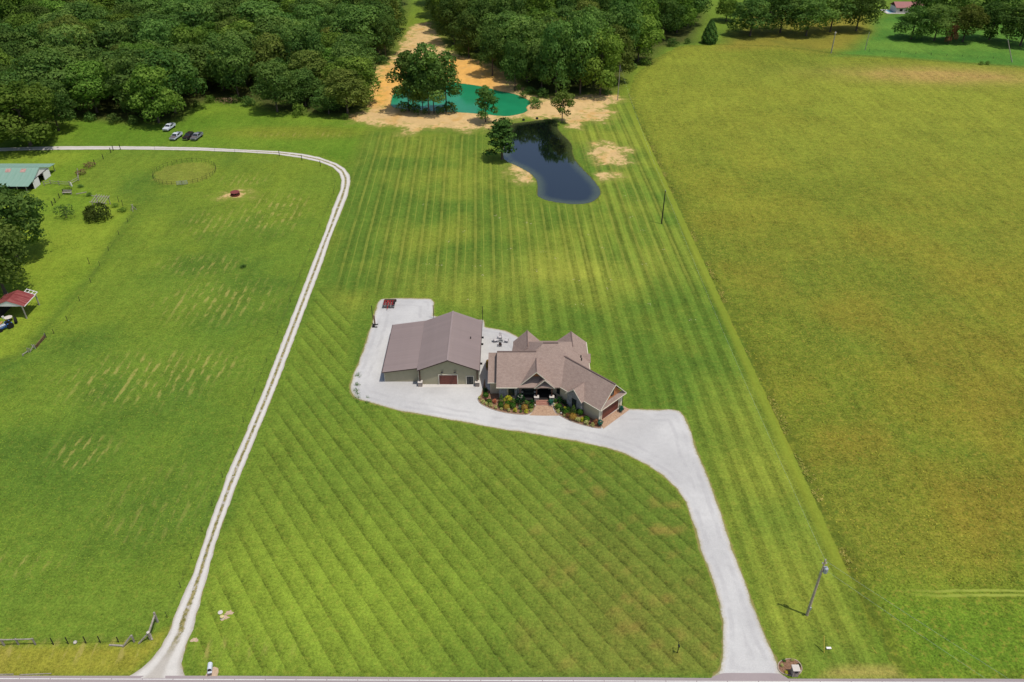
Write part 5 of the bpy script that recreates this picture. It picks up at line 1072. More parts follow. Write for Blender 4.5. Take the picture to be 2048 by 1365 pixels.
p = G(165 / 8.53, 560 + 700 / 8.53); tb = thing('round_table', 'pale round garden table at the front of the red roofed shed', 'table', (p.x, p.y, 0)); MB().lathe([(.05, .86), (.8, .88), (.8, .93), (.05, .95)], 20).build('table_top', M_CAP, tb)
for a in (0.5, 2.07, 3.64, 5.2): MB().bar((math.cos(a) * .5, math.sin(a) * .5, 0), (math.cos(a) * .35, math.sin(a) * .35, .87), .06).build('leg', M_BLACK, tb)
for u, v, lab in ((60 / 8.53, 560 + 660 / 8.53, 'white bucket beside the garden table, left one'), (105 / 8.53, 560 + 672 / 8.53, 'white bucket beside the garden table, right one')):
    p = G(u, v); bk2 = thing('bucket', lab, 'bucket', (p.x, p.y, 0)); MB().lathe([(.2, 0), (.26, .55), (.24, .55), (.18, .1)], 12).build('pail', M_WHITEB, bk2)
p0, p1 = G(0, 560 + 770 / 8.53), G(38 / 8.53, 560 + 722 / 8.53); tag(MB().bar((p0.x, p0.y, .12), (p1.x, p1.y, .12), .35, .1).build('plank', simple('fresh_plank', (206, 150, 98), .8)), 'fresh orange plank lying on the grass by the blue tractor', 'plank')
# ------------------------------------------------------------------ fences and yard gear
M_FENCE = simple('weathered_fence', (172, 162, 148), .95, var=.3, scale=3, bump=.3); M_TPOST = simple('dark_post', (54, 50, 42), .9)
def post(parent, p, h, w=.14, mat=None, base=(0, 0, 0), tilt=(0, 0)):
    a = Vector((p[0], p[1], 0)) - Vector(base); MB().bar(a, a + Vector((tilt[0], tilt[1], h)), w).build('post', mat or M_FENCE, parent)
def wires(parent, pts, hs, base, w=.02):
    m_ = MB()
    for a, b in zip(pts, pts[1:]):
        for h in hs: m_.bar(Vector((a[0], a[1], h)) - Vector(base), Vector((b[0], b[1], h)) - Vector(base), w, n=3)
    tag(m_.build('wire', M_TPOST, parent), kind='stuff')
c0 = G(370, 347); pen = thing('round_pen', 'round pen of dark posts and rails in the left pasture', 'pen', (c0.x, c0.y, 0)); NP = 38; RP = 9.05
pts = [(math.cos(2 * math.pi * i / NP) * RP, math.sin(2 * math.pi * i / NP) * RP) for i in range(NP)]
for p in pts: post(pen, p, 1.3, .06, M_TPOST)
for i in range(NP):
    if i in (29, 30): continue
    a, b = pts[i], pts[(i + 1) % NP]
    for h in (.55, 1.15): MB().bar((a[0], a[1], h), (b[0], b[1], h), .025, .035).build('rail', M_TPOST, pen)
a, b = Vector(pts[29]), Vector(pts[31]); gt_ = MB()
for h in (.25, .5, .75, 1.0, 1.25): gt_.bar((a.x, a.y - .05, h), (b.x, b.y - .05, h), .06)
for t_ in (0, .33, .66, 1): q = a.lerp(b, t_); gt_.bar((q.x, q.y - .05, .2), (q.x, q.y - .05, 1.3), .06)
gt_.build('gate', M_STEEL, pen)
M_REDF = simple('faded_red', (136, 66, 60), .7, var=.25)
p = G(471, 391); fd = thing('hay_feeder', 'red metal ring feeder standing on spilled hay in the pasture', 'hay feeder', (p.x, p.y, 0)); MB().lathe([(1.25, 0), (1.3, .45), (1.25, .45), (1.19, .02)], 24).build('lower_ring', M_REDF, fd); MB().lathe([(1.25, .95), (1.29, .95), (1.29, 1.05), (1.25, 1.05)], 24).build('top_ring', M_REDF, fd)
for i in range(12): a = i * math.pi / 6; MB().bar((math.cos(a) * 1.25, math.sin(a) * 1.25, .3), (math.cos(a + .2) * 1.25, math.sin(a + .2) * 1.25, 1.0), .05).build('bar', M_REDF, fd)
tag(link('hay_pile', bush_mesh(.9, .45, 240, 91, simple('loose_hay', (196, 164, 108), .95, var=.2), .16), None, (p.x + .1, p.y, 0)), 'loose hay left inside the red ring feeder', 'hay')
# fence at the bottom left, along the road
zl = lambda x, y: (x / 4, 1165 + y / 4)
f1 = thing('field_fence', 'wire field fence with a pale rail at the lower left, ending in a braced corner', 'fence', G(150, 1288)); base = f1.location
for x, y, h, w in ((35, 506, 1.35, .2), (150, 500, 1.35, .16), (285, 500, 1.4, .16), (430, 500, 1.5, .09), (548, 494, 1.5, .09), (690, 488, 1.5, .09), (805, 485, 1.5, .09), (950, 480, 1.2, .09), (1075, 478, 1.5, .18), (1208, 458, 1.5, .26), (1262, 318, 2.1, .22)): post(f1, G(*zl(x, y)), h, w, M_FENCE if w > .1 else M_TPOST, base)
lp = [G(*zl(x, y)) for x, y in ((-200, 520), (35, 506), (285, 500), (548, 494), (805, 485), (1075, 478), (1208, 458), (1262, 318))]; wires(f1, lp, (.3, .6, .9, 1.2), base)
def rail(parent, a, b, base, w=.13, mat=None, name='rail'): MB().bar(Vector(a) - Vector(base), Vector(b) - Vector(base), w).build(name, mat or M_FENCE, parent)
g = lambda x, y, z=0: Vector(G(*zl(x, y))) + Vector((0, 0, z))
rail(f1, g(-160, 512, 1.25), g(35, 506, 1.25), base); rail(f1, g(35, 506, 1.25), g(285, 500, 1.25), base); rail(f1, g(1208, 458, 1.3), g(1262, 318, 1.6), base, .2, None, 'brace'); rail(f1, g(1110, 492, .05), g(1208, 458, 1.4), base, .16, None, 'brace'); rail(f1, g(985, 520, .1), g(1070, 478, 1.45), base, .15, None, 'brace'); rail(f1, g(1220, 462, .1), g(1212, 440, .9), base, .2, None, 'brace')
p = g(1190, 425); tag(MB().lathe([(.18, 1.5), (.22, 1.62), (.05, 1.72)], 10, (0, 0, 0)).build('post_cap', M_CAP, f1, Vector(g(1208, 458)) - Vector(base)))
tag(MB().bar(g(875, 506, .1), g(985, 512, .1), .2).build('fence_rail', M_FENCE), 'grey wooden rail lying on the grass by the lower left fence', 'rail'); p = g(605, 488)
tag(MB().lathe([(.1, .02), (.24, .12), (.26, .25), (.18, .38), (.04, .42)], 10).build('white_jug', M_CAP, None, (p.x, p.y, 0)), 'white jug lying at the foot of the lower left fence', 'jug')
for a_, b_, lab in ((( -20, 740), (110, 738), 'pale pole lying on the roadside verge at the lower left corner'), ((160, 742), (412, 733), 'long pale pole lying on the roadside verge left of the lane')):
    tag(MB().bar(g(*a_, .08), g(*b_, .08), .13, n=6).build('fallen_pole', M_FENCE), lab, 'pole')
# fence that follows the lane
f2 = thing('lane_fence', 'thin wire fence on dark posts along the left side of the gravel lane', 'fence', G(560, 318)); base = f2.location
lane_px = [(310, 300.5), (430, 304), (470, 306), (515, 310), (559, 312), (604, 321), (641, 333), (664, 347), (671, 365), (668, 388), (657, 416), (640, 456), (620, 505), (600, 555), (581, 605), (556, 668), (534, 725), (510, 787), (488, 845), (468, 900), (446, 956), (425, 1012), (405, 1064), (384, 1118), (362, 1176), (335, 1236)]
lw = [G(*q) for q in lane_px]
for i, q in enumerate(lw): post(f2, q, 1.75 if 3 < i < 7 else 1.3, .15 if 3 < i < 7 else .045, M_TPOST, base)
wires(f2, lw, (.4, .8, 1.15), base, .014)
# yard fences
f3 = thing('yard_fence', 'wire fence on thin posts between the farmyard and the pasture', 'fence', G(215, 510)); base = f3.location; yp = [G(*q) for q in ((272, 420), (256, 445), (238, 470), (218, 502), (200, 532), (182, 566), (160, 603), (135, 642), (108, 668), (93, 676))]
for q in yp: post(f3, q, 1.25, .08, M_TPOST, base)
wires(f3, yp, (.4, .8, 1.1), base, .014)
f4 = thing('rail_fence', 'short broken wooden rail fence below the red roofed shed', 'fence', G(70, 695)); base = f4.location; y4 = lambda x, y, z=0: Vector(G(x / 8.53, 560 + y / 8.53)) + Vector((0, 0, z))
for x, y, h in ((395, 1300, .5), (520, 1235, 1.0), (605, 1180, 1.1), (780, 985, 1.0), (490, 1240, 1.1)): post(f4, y4(x, y), h, .14, M_FENCE, base)
rail(f4, y4(395, 1300, .35), y4(490, 1235, .35), base); rail(f4, y4(520, 1235, .2), y4(600, 1190, 1.0), base); rail(f4, y4(605, 1180, .15), y4(605, 1180, 1.1) + Vector((-.5, 0, 0)), base)
for dz in (.05, .3, .55): rail(f4, y4(620, 1165, dz), y4(780, 975, dz), base, .2, simple('brown_board', (116, 92, 62), .95, var=.3) if dz == .05 else bpy.data.materials['brown_board'], 'board')
f5 = thing('garden_fence', 'short wooden mesh fence beside the farmyard garden', 'fence', G(117, 398)); base = f5.location; gp_ = [G(*q) for q in ((105.5, 412), (111, 406), (119.5, 397), (127.5, 388))]
for q in gp_: post(f5, q, 1.5, .16, M_TPOST, base)
wires(f5, gp_, (.2, .5, .8, 1.1, 1.4), base, .025); wires(f5, [G(*q) for q in ((127.5, 388), (143, 392), (160, 394), (176, 394))], (.25, .5), base, .05)
f6 = thing('corral_fence', 'wooden corral fence beside the open doorway of the white barn', 'fence', G(130, 362)); base = f6.location; cp_ = [G(*q) for q in ((89, 372), (102, 369), (119, 371), (140, 372), (158, 362), (157, 346))]
for q in cp_: post(f6, q, 1.4, .16, M_FENCE, base)
for a, b in zip(cp_, cp_[1:]):
    for h in (.5, 1.1): rail(f6, a + Vector((0, 0, h)), b + Vector((0, 0, h)), base, .1)
f7 = thing('gate_fence', 'pipe gate and posts where the fence meets the gravel lane', 'fence', G(233, 300)); base = f7.location; q7 = [G(227, 302), G(241, 299.5), G(222, 306), G(207, 319), G(190, 330)]
for q in q7: post(f7, q, 1.7, .16, M_TPOST, base)
wires(f7, [q7[0], q7[2], q7[3], q7[4]], (.4, .8, 1.2), base, .03); wires(f7, [q7[0], G(400, 304)], (.4, .9), base, .015)
tl = thing('trellis', 'weathered timber trellis frame behind the large dark bush', 'trellis', G(203, 412)); base = tl.location
A, B = G(186, 412), G(211, 415)
for i in range(6): q = A.lerp(B, i / 5); rail(tl, q + Vector((0, -.3, 1.3)), q + Vector((.9, 2.2, 2.5)), base, .14, M_DEADW, 'slat')
for dy, z_ in ((-.2, 1.25), (1.8, 2.2)): rail(tl, A + Vector((-.6, dy, z_)), B + Vector((.8, dy, z_)), base, .14, M_DEADW, 'beam')
for q in (A, B):
    post(tl, q, 1.3, .16, M_DEADW, base); post(tl, q + Vector((.6, 1.9, 0)), 2.2, .16, M_DEADW, base)
bn = thing('old_bench', 'old grey wooden bench among weeds in the farmyard', 'bench', G(135, 389)); MB().box(-1.3, 1.3, -.3, .3, .55, .65).build('seat', M_DEADW, bn); MB().box(-1.3, 1.3, .3, .38, .8, 1.2).build('backrest', M_DEADW, bn)
for x in (-1.1, 1.1): MB().box(x - .08, x + .08, -.25, .35, 0, .55).build('leg', M_FENCE, bn)
sk = thing('stake_tripod', 'pale wooden stakes leaning together at the yard corner', 'stakes', G(267, 421)); 
for a in (.3, 1.9, 3.4, 4.9): MB().bar((math.cos(a) * .8, math.sin(a) * .8, 0), (math.cos(a + 3) * .25, math.sin(a + 3) * .25, 1.7), .11).build('stake', M_DEADW, sk)
p = G(144, 373); tag(MB().bar((0, 0, 0), (-.1, 0, 1.1), .28).build('white_post', M_WHITEB, None, p), 'short white post beside the corral fence', 'post')
p = G(162, 388); tag(MB().bar((-1.2, -.5, .12), (1.2, .9, .12), .18).build('fallen_pole', M_DEADW, None, p), 'pale pole lying between the old bench and the trellis', 'pole')
for u, v, lab in ((238, 405, 'thin dark stake behind the sparse low bush'), (246, 412, 'thin dark stake in the sparse low bush'), (179, 528, 'thin dark stake alone in the open farmyard grass')):
    p = G(u, v); tag(MB().bar((0, 0, 0), (0, 0, 1.7), .09).build('stake', M_TPOST, None, p), lab, 'stake', 'thin stakes in the farmyard')
# ------------------------------------------------------------------ the parked cars
M_WHITEP = simple('white_car_paint', (226, 230, 238), .3, var=.02, spec=.5); M_SILVER = simple('silver_car_paint', (150, 152, 158), .3, var=.02, spec=.5); M_GREYHOOD = simple('grey_primer', (112, 104, 102), .6); M_MAROON = simple('dark_maroon_paint', (52, 38, 38), .35, spec=.5); M_CHROME = simple('chrome', (210, 212, 216), .2, metal=.9)
def pickup(label, p, rz, mat, hood, bed=True, cat='pickup', name='pickup_truck', Lc=5.5):
    t_ = thing(name, label, cat, (p.x, p.y, 0), rz); W_ = .98
    MB().box(-W_, W_, 0.0, Lc, .48, 1.02).build('body', mat, t_, bevel=.09)
    MB().add([(-W_ + .04, .08, 1.02), (W_ - .04, .08, 1.02), (W_ - .04, 1.75, 1.02), (-W_ + .04, 1.75, 1.02), (-W_ + .1, .16, 1.16), (W_ - .1, .16, 1.16), (W_ - .1, 1.7, 1.24), (-W_ + .1, 1.7, 1.24)], [(4, 5, 6, 7), (0, 1, 5, 4), (1, 2, 6, 5), (2, 3, 7, 6), (3, 0, 4, 7)]).build('hood', hood, t_)
    y0, y1, ya, yb = 1.62, (3.75 if bed else 4.9), 2.3, (3.5 if bed else 4.35)
    MB().add([(-W_ + .06, y0, 1.02), (W_ - .06, y0, 1.02), (W_ - .06, y1, 1.02), (-W_ + .06, y1, 1.02), (-W_ + .2, ya, 1.78), (W_ - .2, ya, 1.78), (W_ - .2, yb, 1.78), (-W_ + .2, yb, 1.78)], [(4, 5, 6, 7), (0, 1, 5, 4), (1, 2, 6, 5), (2, 3, 7, 6), (3, 0, 4, 7)]).build('cab', mat, t_, bevel=.04)
    MB().add([(-W_ + .16, y0 + .1, 1.13), (W_ - .16, y0 + .1, 1.13), (W_ - .27, ya - .06, 1.7), (-W_ + .27, ya - .06, 1.7)], [(0, 1, 2, 3)]).build('windscreen', M_GLASS, t_, (0, -.02, .01))
    for s in (-1, 1): MB().add([(s * (W_ - .055), y0 + .35, 1.12), (s * (W_ - .055), y1 - .2, 1.12), (s * (W_ - .165), yb - .08, 1.66), (s * (W_ - .165), ya + .1, 1.66)], [(0, 1, 2, 3)]).build('side_window', M_GLASS, t_, (s * .012, 0, 0))
    if bed:
        b_ = MB(); b_.box(-W_ + .1, W_ - .1, 3.85, Lc - .12, 1.0, 1.05)
        b_.build('bed_liner', M_BLACK, t_); rl_ = MB(); rl_.box(-W_ + .01, -W_ + .11, 3.8, Lc - .02, 1.02, 1.3); rl_.build('bed_side', mat, t_); MB().box(W_ - .11, W_ - .01, 3.8, Lc - .02, 1.02, 1.3).build('bed_side', mat, t_); MB().box(-W_ + .11, W_ - .11, Lc - .12, Lc - .02, 1.02, 1.3).build('tailgate', mat, t_)
    for x in (-W_ + .06, W_ - .06):
        wheel(t_, x, .95, .37, .25); wheel(t_, x, Lc - 1.15, .37, .25)
    MB().box(-W_ + .02, W_ - .02, -.1, .02, .42, .6).build('bumper', M_CHROME, t_); MB().box(-.6, .6, -.02, .01, .66, .94).build('grille', M_BLACK, t_)
    for s in (-1, 1): MB().box(s * .8 - .14, s * .8 + .14, -.03, .01, .72, .92).build('headlight', M_CHROME, t_); MB().box(s * 1.1 - .1, s * 1.1 + .1, 1.8, 1.95, 1.08, 1.28).build('mirror', mat, t_)
    return t_
zc = lambda x, y: G(300 + x / 14.63, 230 + y / 14.63)
pickup('white pickup parked alone in the shade edge of the big tree', zc(455, 505), R(-9), M_WHITEP, M_WHITEP); pickup('white and grey pickup with dark hood, middle of the meadow beside the lane', zc(655, 775), R(-9), M_WHITEP, M_GREYHOOD); pickup('silver pickup with grey hood parked against the dark car', zc(1265, 780), R(-9), M_SILVER, M_GREYHOOD)
pickup('dark maroon car squeezed beside the silver pickup', zc(1025, 765), R(-12), M_MAROON, M_MAROON, False, 'car', 'parked_car', 4.9)
# ------------------------------------------------------------------ poles and wires
M_POLE = simple('pole_wood', (214, 190, 168), .9, var=.25, scale=1.5); M_GALV = simple('galvanised', (196, 200, 206), .4, metal=.3)
def pole(name, label, u, v, h, r, mat, cat='utility pole', tilt=(0, 0)):
    t_ = thing(name, label, cat, G(u, v)); MB().bar((0, 0, 0), (tilt[0], tilt[1], h), r * 2, n=10, w2=r * 1.3).build('pole_shaft', mat, t_); return t_
u1 = pole('utility_pole', 'tall wooden utility pole with a grey transformer at the lower right', 1614, 1231, 11.5, .17, M_POLE)
MB().lathe([(.02, 9.2), (.27, 9.22), (.3, 9.3), (.3, 10.05), (.22, 10.15), (.02, 10.18)], 14, (.42, -.1, 0)).build('transformer', M_GALV, u1); MB().bar((0, -.12, 10.4), (.5, -.12, 10.4), .09).build('bracket', M_GALV, u1)
for z_, x in ((11.55, 0), (10.9, .25), (10.9, -.25)): MB().lathe([(.03, 0), (.09, .05), (.05, .12), (.08, .18), (.02, .26)], 8, (x, 0, z_)).build('insulator', M_CAP, u1)
MB().bar((-.3, 0, 10.9), (.3, 0, 10.9), .09).build('crossarm', M_POLE, u1); MB().box(-.12, .12, -.34, -.2, 1.6, 2.1).build('meter_box', M_GALV, u1); MB().bar((-.22, 0, 0), (-.2, 0, 9.6), .05, n=5).build('conduit', M_GALV, u1)
u2 = pole('utility_pole', 'dark wooden pole on the boundary beside the dark pond', 1323, 448, 9.5, .17, M_TPOST); MB().lathe([(.03, 0), (.08, .06), (.03, .2)], 8, (0, 0, 9.5)).build('insulator', M_GALV, u2)
u3 = pole('utility_pole', 'thin grey pole at the far right corner of the ponds wood', 1235, 201, 12.5, .15, M_DEADW); MB().lathe([(.03, 0), (.08, .06), (.03, .2)], 8, (0, 0, 12.5)).build('insulator', M_GALV, u3)
u4 = pole('utility_pole', 'pale pole with a white cap at the top of the hay field', 1662, 107, 8.6, .26, M_DEADW); MB().lathe([(.3, 0), (.34, .7), (.1, .8)], 12, (0, 0, 8.2)).build('transformer', M_CAP, u4)
u5 = pole('utility_pole', 'thin grey pole at the left corner of the emerald lawn', 1730, 101, 7.5, .16, M_DEADW); MB().lathe([(.03, 0), (.08, .06), (.03, .2)], 8, (0, 0, 7.5)).build('insulator', M_GALV, u5)
u6 = pole('utility_pole', 'grey pole leaning left on the emerald lawn at the right', 2024, 125, 9.0, .2, M_DEADW, tilt=(-4.2, 1.5)); MB().lathe([(.03, 0), (.08, .06), (.03, .2)], 8, (-4.2, 1.5, 9.0)).build('insulator', M_GALV, u6)
def span(label, a, b, sag, r=.006):
    a, b = Vector(a), Vector(b); m_ = MB(); P_ = [a.lerp(b, i / 24) - Vector((0, 0, sag * 4 * (i / 24) * (1 - i / 24))) for i in range(25)]
    for q, s in zip(P_, P_[1:]): m_.bar(q, s, r * 2, n=4)
    tag(m_.build('overhead_wire', M_GALV), label, 'wire')
t1 = Vector(u1.location); t2 = Vector(u2.location); t3 = Vector(u3.location)
E_ = G(1815, 1365); d_ = (Vector((E_.x, E_.y, 0)) - t1).normalized() * 60
span('upper overhead wire from the transformer pole across the road', t1 + Vector((0, 0, 11.5)), t1 + d_ + Vector((6, -6, 11)), .8); span('lower overhead wire from the transformer pole across the road', t1 + Vector((0, 0, 10.0)), t1 + d_ + Vector((4, -6, 9.4)), .9)
span('upper overhead wire from the transformer pole to the pole by the pond', t1 + Vector((0, 0, 11.5)), t2 + Vector((0, 0, 9.6)), 1.2); span('overhead wire from the pond pole to the thin pole by the wood', t2 + Vector((0, 0, 9.6)), t3 + Vector((0, 0, 12.5)), 1.2)
M_YEL = simple('yellow_plastic', (214, 196, 84), .6)
a_ = G(1648, 1306); b_ = G(1648, 1272, 2.3); tag(MB().bar(a_, b_, .12, n=6).build('marker_rod', M_YEL), 'thin yellow marker rod above the stone mailbox bed', 'marker'); a_ = G(1753, 1307); b_ = G(1744, 1295, .9); tag(MB().bar(a_, b_, .08, n=6).build('wire_guard', M_YEL), 'short yellow wire guard in the grass near the road, at the far right', 'wire guard')
pb = thing('utility_box', 'small pale utility box lying beside the yellow marker rod', 'utility box', G(1657, 1298)); MB().box(-.3, .3, -.12, .12, 0, .16).build('box_body', M_CAP, pb, bevel=.04); MB().box(-.32, .32, -.14, .14, .16, .22).build('lid', M_WHITEB, pb)
# black posts at the gravel yard
for u, v, h, lab in ((745.9, 639.5, 3.5, 'thin black post at the left edge of the gravel yard'), (867.6, 636.8, 3.2, 'thin black post at the top right corner of the gravel yard'), (965.3, 641.5, 3.5, 'thin black post at the rear right corner of the barn')):
    t_ = thing('yard_post', lab, 'post', G(u, v), 0, 'black posts round the gravel yard'); MB().bar((0, 0, 0), (0, 0, h), .13, n=8).build('post_shaft', M_BLACK, t_); MB().lathe([(.09, h), (.09, h + .06), (.02, h + .1)], 8).build('cap', M_BLACK, t_)
# disc harrow, roller and post driver on the gravel
y8 = lambda x, y: G(730 + x / 18.2, 590 + y / 18.2)
p = y8(870, 400); hw = thing('disc_harrow', 'red disc harrow with black discs parked on the gravel', 'harrow', (p.x, p.y, 0))
fr_ = MB()
for y in (-.7, 0.0, .9): fr_.bar((-1.15, y, .75), (1.15, y, .75), .12)
for x in (-1.0, -.35, .35, 1.0): fr_.bar((x, -.7, .75), (x * .85, .9, .75), .12)
fr_.bar((-.35, -.7, .9), (.0, .2, 1.2), .1); fr_.bar((.35, -.7, .9), (0, .2, 1.2), .1); fr_.build('frame', M_REDP, hw); MB().bar((0, -.7, .7), (-.12, -2.1, .45), .13).build('tongue', M_REDP, hw)
for y, sg in ((-.85, 1), (1.0, -1)):
    MB().bar((-1.3, y, .42), (1.3, y, .42), .07, n=6).build('axle', M_BLACK, hw)
    for i in range(9): x = -1.25 + i * .31; MB().lathe([(.02, -.03), (.42, .03), (.43, .05), (.02, .02)], 14, (x, y, .43), 'x').build('disc', M_TYRE, hw)
MB().box(1.05, 1.4, -.2, .5, .5, 1.0).build('weight_box', M_TYRE, hw)
p = y8(930, 245); tag(MB().lathe([(.28, -1.35), (.3, -1.3), (.3, 1.3), (.28, 1.35)], 14, (0, 0, .3), 'x').build('roller', simple('dark_log', (74, 56, 48), .9, var=.3), None, (p.x, p.y, 0)), 'long dark brown roller lying behind the red harrow', 'roller')
p = y8(345, 1110); pd = thing('post_driver', 'rusty upright post driver on a dark base at the gravel edge', 'post driver', (p.x, p.y, 0)); MB().bar((.1, .2, .1), (.05, .3, 2.3), .26, .2).build('mast', simple('rusty_steel', (128, 92, 78), .8, var=.3), pd)
MB().bar((0, -.2, .15), (.75, .25, .15), .14).build('base_leg', M_BLACK, pd); MB().bar((0, -.2, .15), (-.4, .25, .3), .14).build('base_leg', M_BLACK, pd); MB().bar((-.35, -.85, .1), (.75, -.85, .1), .2).build('base_bar', M_BLACK, pd); MB().bar((.05, -.85, .12), (.05, .2, .3), .2).build('base_beam', M_BLACK, pd); MB().box(-.35, .15, -.8, -.1, .1, .4).build('weight', M_TYRE, pd)
# four garden chairs round a fire pit on the pale gravel
M_PALEW = simple('pale_grey_paint', (212, 206, 204), .7, k=1.35); M_SHADEW = simple('shaded_back_brown', (92, 66, 56), .7)  # dark brown stands in for shade on the near chair's back
def garden_chair(label, p, rz, mat, back=None):
    t_ = thing('garden_chair', label, 'chair', (p.x, p.y, .02), rz, 'garden chairs round the fire pit')
    MB().slab([(-.3, -.42, .42), (.3, -.42, .42), (.3, .28, .28), (-.3, .28, .28)], .04).build('seat', mat, t_)
    for i in range(5):
        x = -.26 + i * .13; hh = 1.12 - abs(i - 2) * .06; MB().slab([(x - .058, .22, .3), (x + .058, .22, .3), (x + .07, .5, hh), (x - .07, .5, hh)], .04).build('back_slat', back or mat, t_)
    for s in (-1, 1):
        MB().box(s * .4 - .08, s * .4 + .08, -.5, .35, .58, .62).build('armrest', mat, t_); MB().box(s * .34 - .03, s * .34 + .03, -.42, -.32, 0, .58).build('leg', mat, t_); MB().bar((s * .34, .4, 0), (s * .34, .2, .58), .07).build('leg', mat, t_)
    MB().box(-.3, .3, -.44, -.42, .2, .42).build('front_board', back or mat, t_)
    return t_
y6 = lambda x, y: G(965 + x / 27.3, 655 + y / 27.3)
garden_chair('pale garden chair at the far side of the fire pit', y6(968, 590), 0, M_PALEW); garden_chair('pale garden chair on the barn side of the fire pit', y6(705, 790), R(90 + 15), M_PALEW); garden_chair('pale garden chair on the house side of the fire pit', y6(1330, 800), R(-90 - 10), M_PALEW); garden_chair('pale garden chair with shade-coloured back on the near side of the fire pit', y6(965, 1020), R(180), M_PALEW, M_SHADEW)
p = y6(985, 820); fp = thing('fire_pit', 'round grey fire pit between the four garden chairs', 'fire pit', (p.x, p.y, .02)); MB().lathe([(.5, 0), (.52, .4), (.4, .4), (.38, .1), (.02, .08)], 18).build('bowl', simple('fire_pit_stone', (150, 150, 148), .9), fp)
# ------------------------------------------------------------------ mailboxes and small things on the front lawn
mb1 = thing('mailbox', 'white rounded mailbox with its door open, by the gravel lane mouth', 'mailbox', G(423, 1344), R(12)); MB().bar((0, .1, 0), (0, .1, .8), .16).build('post', M_FENCE, mb1)
k = 10; pr = [(-.3, .8)] + [(.3 * math.cos(math.pi - math.pi * i / k), 1.05 + .3 * math.sin(math.pi * i / k)) for i in range(k + 1)] + [(.3, .8)]
nn = len(pr); MB().add([(x, -.45, z) for x, z in pr] + [(x, .55, z) for x, z in pr], [tuple(range(nn)), tuple(range(nn, 2 * nn))[::-1]] + [(i, (i + 1) % nn, (i + 1) % nn + nn, i + nn) for i in range(nn)]).build('box_body', M_WHITEP, mb1)
MB().add([(x * .82, -.456, .8 + (z - .8) * .86 + .03) for x, z in pr], [tuple(range(nn))]).build('opening_shade', M_DARK, mb1); MB().box(-.28, .28, -.75, -.46, .78, .81).build('mailbox_door', M_WHITEP, mb1)  # flat dark face on the closed box, painted as its shaded inside
sheet('mailbox_dirt', [tuple(q) for q in ragged(GP([(411, 1353), (414, 1346), (419, 1341), (428, 1334), (436, 1337), (437, 1345), (435, 1353)]), .2, .05, 8)], .045, simple('tan_dirt', (206, 178, 148), .95, var=.15))
mb2 = thing('stone_mailbox', 'square stone mailbox pillar with pale flat cap in the round mulch bed', 'mailbox', G(1588, 1350)); 
s_ = MB(); s_.box(-.36, .36, -.3, .42, 0, 1.35); rr = random.Random(3)
for i in range(9):
    z_ = i * .15; xo = -.38
    while xo < .36: L_ = min(rr.uniform(.15, .35), .38 - xo); s_.box(xo, xo + L_ - .015, -.33 - rr.uniform(0, .03), -.2, z_, z_ + .135); xo += L_
    yo = -.3
    while yo < .4: L_ = min(rr.uniform(.15, .35), .44 - yo); s_.box(-.39 - rr.uniform(0, .03), -.3, yo, yo + L_ - .015, z_, z_ + .135); s_.box(.3, .39 + rr.uniform(0, .03), yo, yo + L_ - .015, z_, z_ + .135); yo += L_
tag(s_.build('stone_pillar', M_STONE, mb2)); MB().box(-.48, .48, -.42, .54, 1.35, 1.46).build('cap', M_CAP, mb2, bevel=.02); MB().box(-.2, .2, -.4, -.33, .95, 1.25).build('mailbox_door', M_BLACK, mb2)
rb = thing('septic_riser', 'pale yellow rounded pipe cap in a dirt patch on the front lawn', 'pipe cap', G(445, 1237)); MB().lathe([(.2, 0), (.22, .35), (.26, .35), (.26, .45), (.05, .5)], 12).build('pipe_cap', simple('pale_yellow', (232, 214, 150), .7), rb)
MB().bar((0, 0, 0), (0, 0, .12), .6, n=8).build('collar', M_CAP, rb)
tag(MB().lathe([(.18, .05), (.34, .05), (.34, .12), (.18, .12)], 18).build('pipe_ring', M_CAP, None, G(441, 1226)), 'white ring lid in the grass above the yellow pipe cap', 'lid')
for u, v, ru, sd in ((448, 1236, .6, 1), (458, 1226, .55, 2), (389, 1280, .5, 3)):
    c = G(u, v); sheet('dirt_patch', [(c.x + math.cos(a) * ru * (1 + .3 * math.sin(a * 3 + sd) + .15 * math.sin(a * 7)), c.y + math.sin(a) * ru * .7 * (1 + .25 * math.cos(a * 4 + sd))) for a in np.arange(0, 6.28, .16)], .02, bpy.data.materials['tan_dirt'])
hy = thing('yard_hydrant', 'slim dark yard hydrant standing on the front lawn near the drive', 'hydrant', G(1355, 1306)); MB().bar((0, 0, 0), (0, 0, 1.7), .12, n=8).build('standpipe', M_BLACK, hy); MB().box(-.1, .1, -.22, .12, 1.45, 1.7).build('head', M_BLACK, hy); MB().bar((0, .1, 1.75), (0, .55, 1.6), .06).build('handle', M_BLACK, hy)
for u, v, lab in ((1047, 241.5, 'left dark rock on the strip between the two ponds'), (1074, 238.5, 'right dark rock on the strip between the two ponds')):
    p = G(u, v); rk_ = MB(); rk_.lathe([(.2, 0), (.5, .15), (.45, .5), (.15, .7)], 7); tag(rk_.build('rock', M_DARK, None, (p.x, p.y, 0)), lab, 'rock')
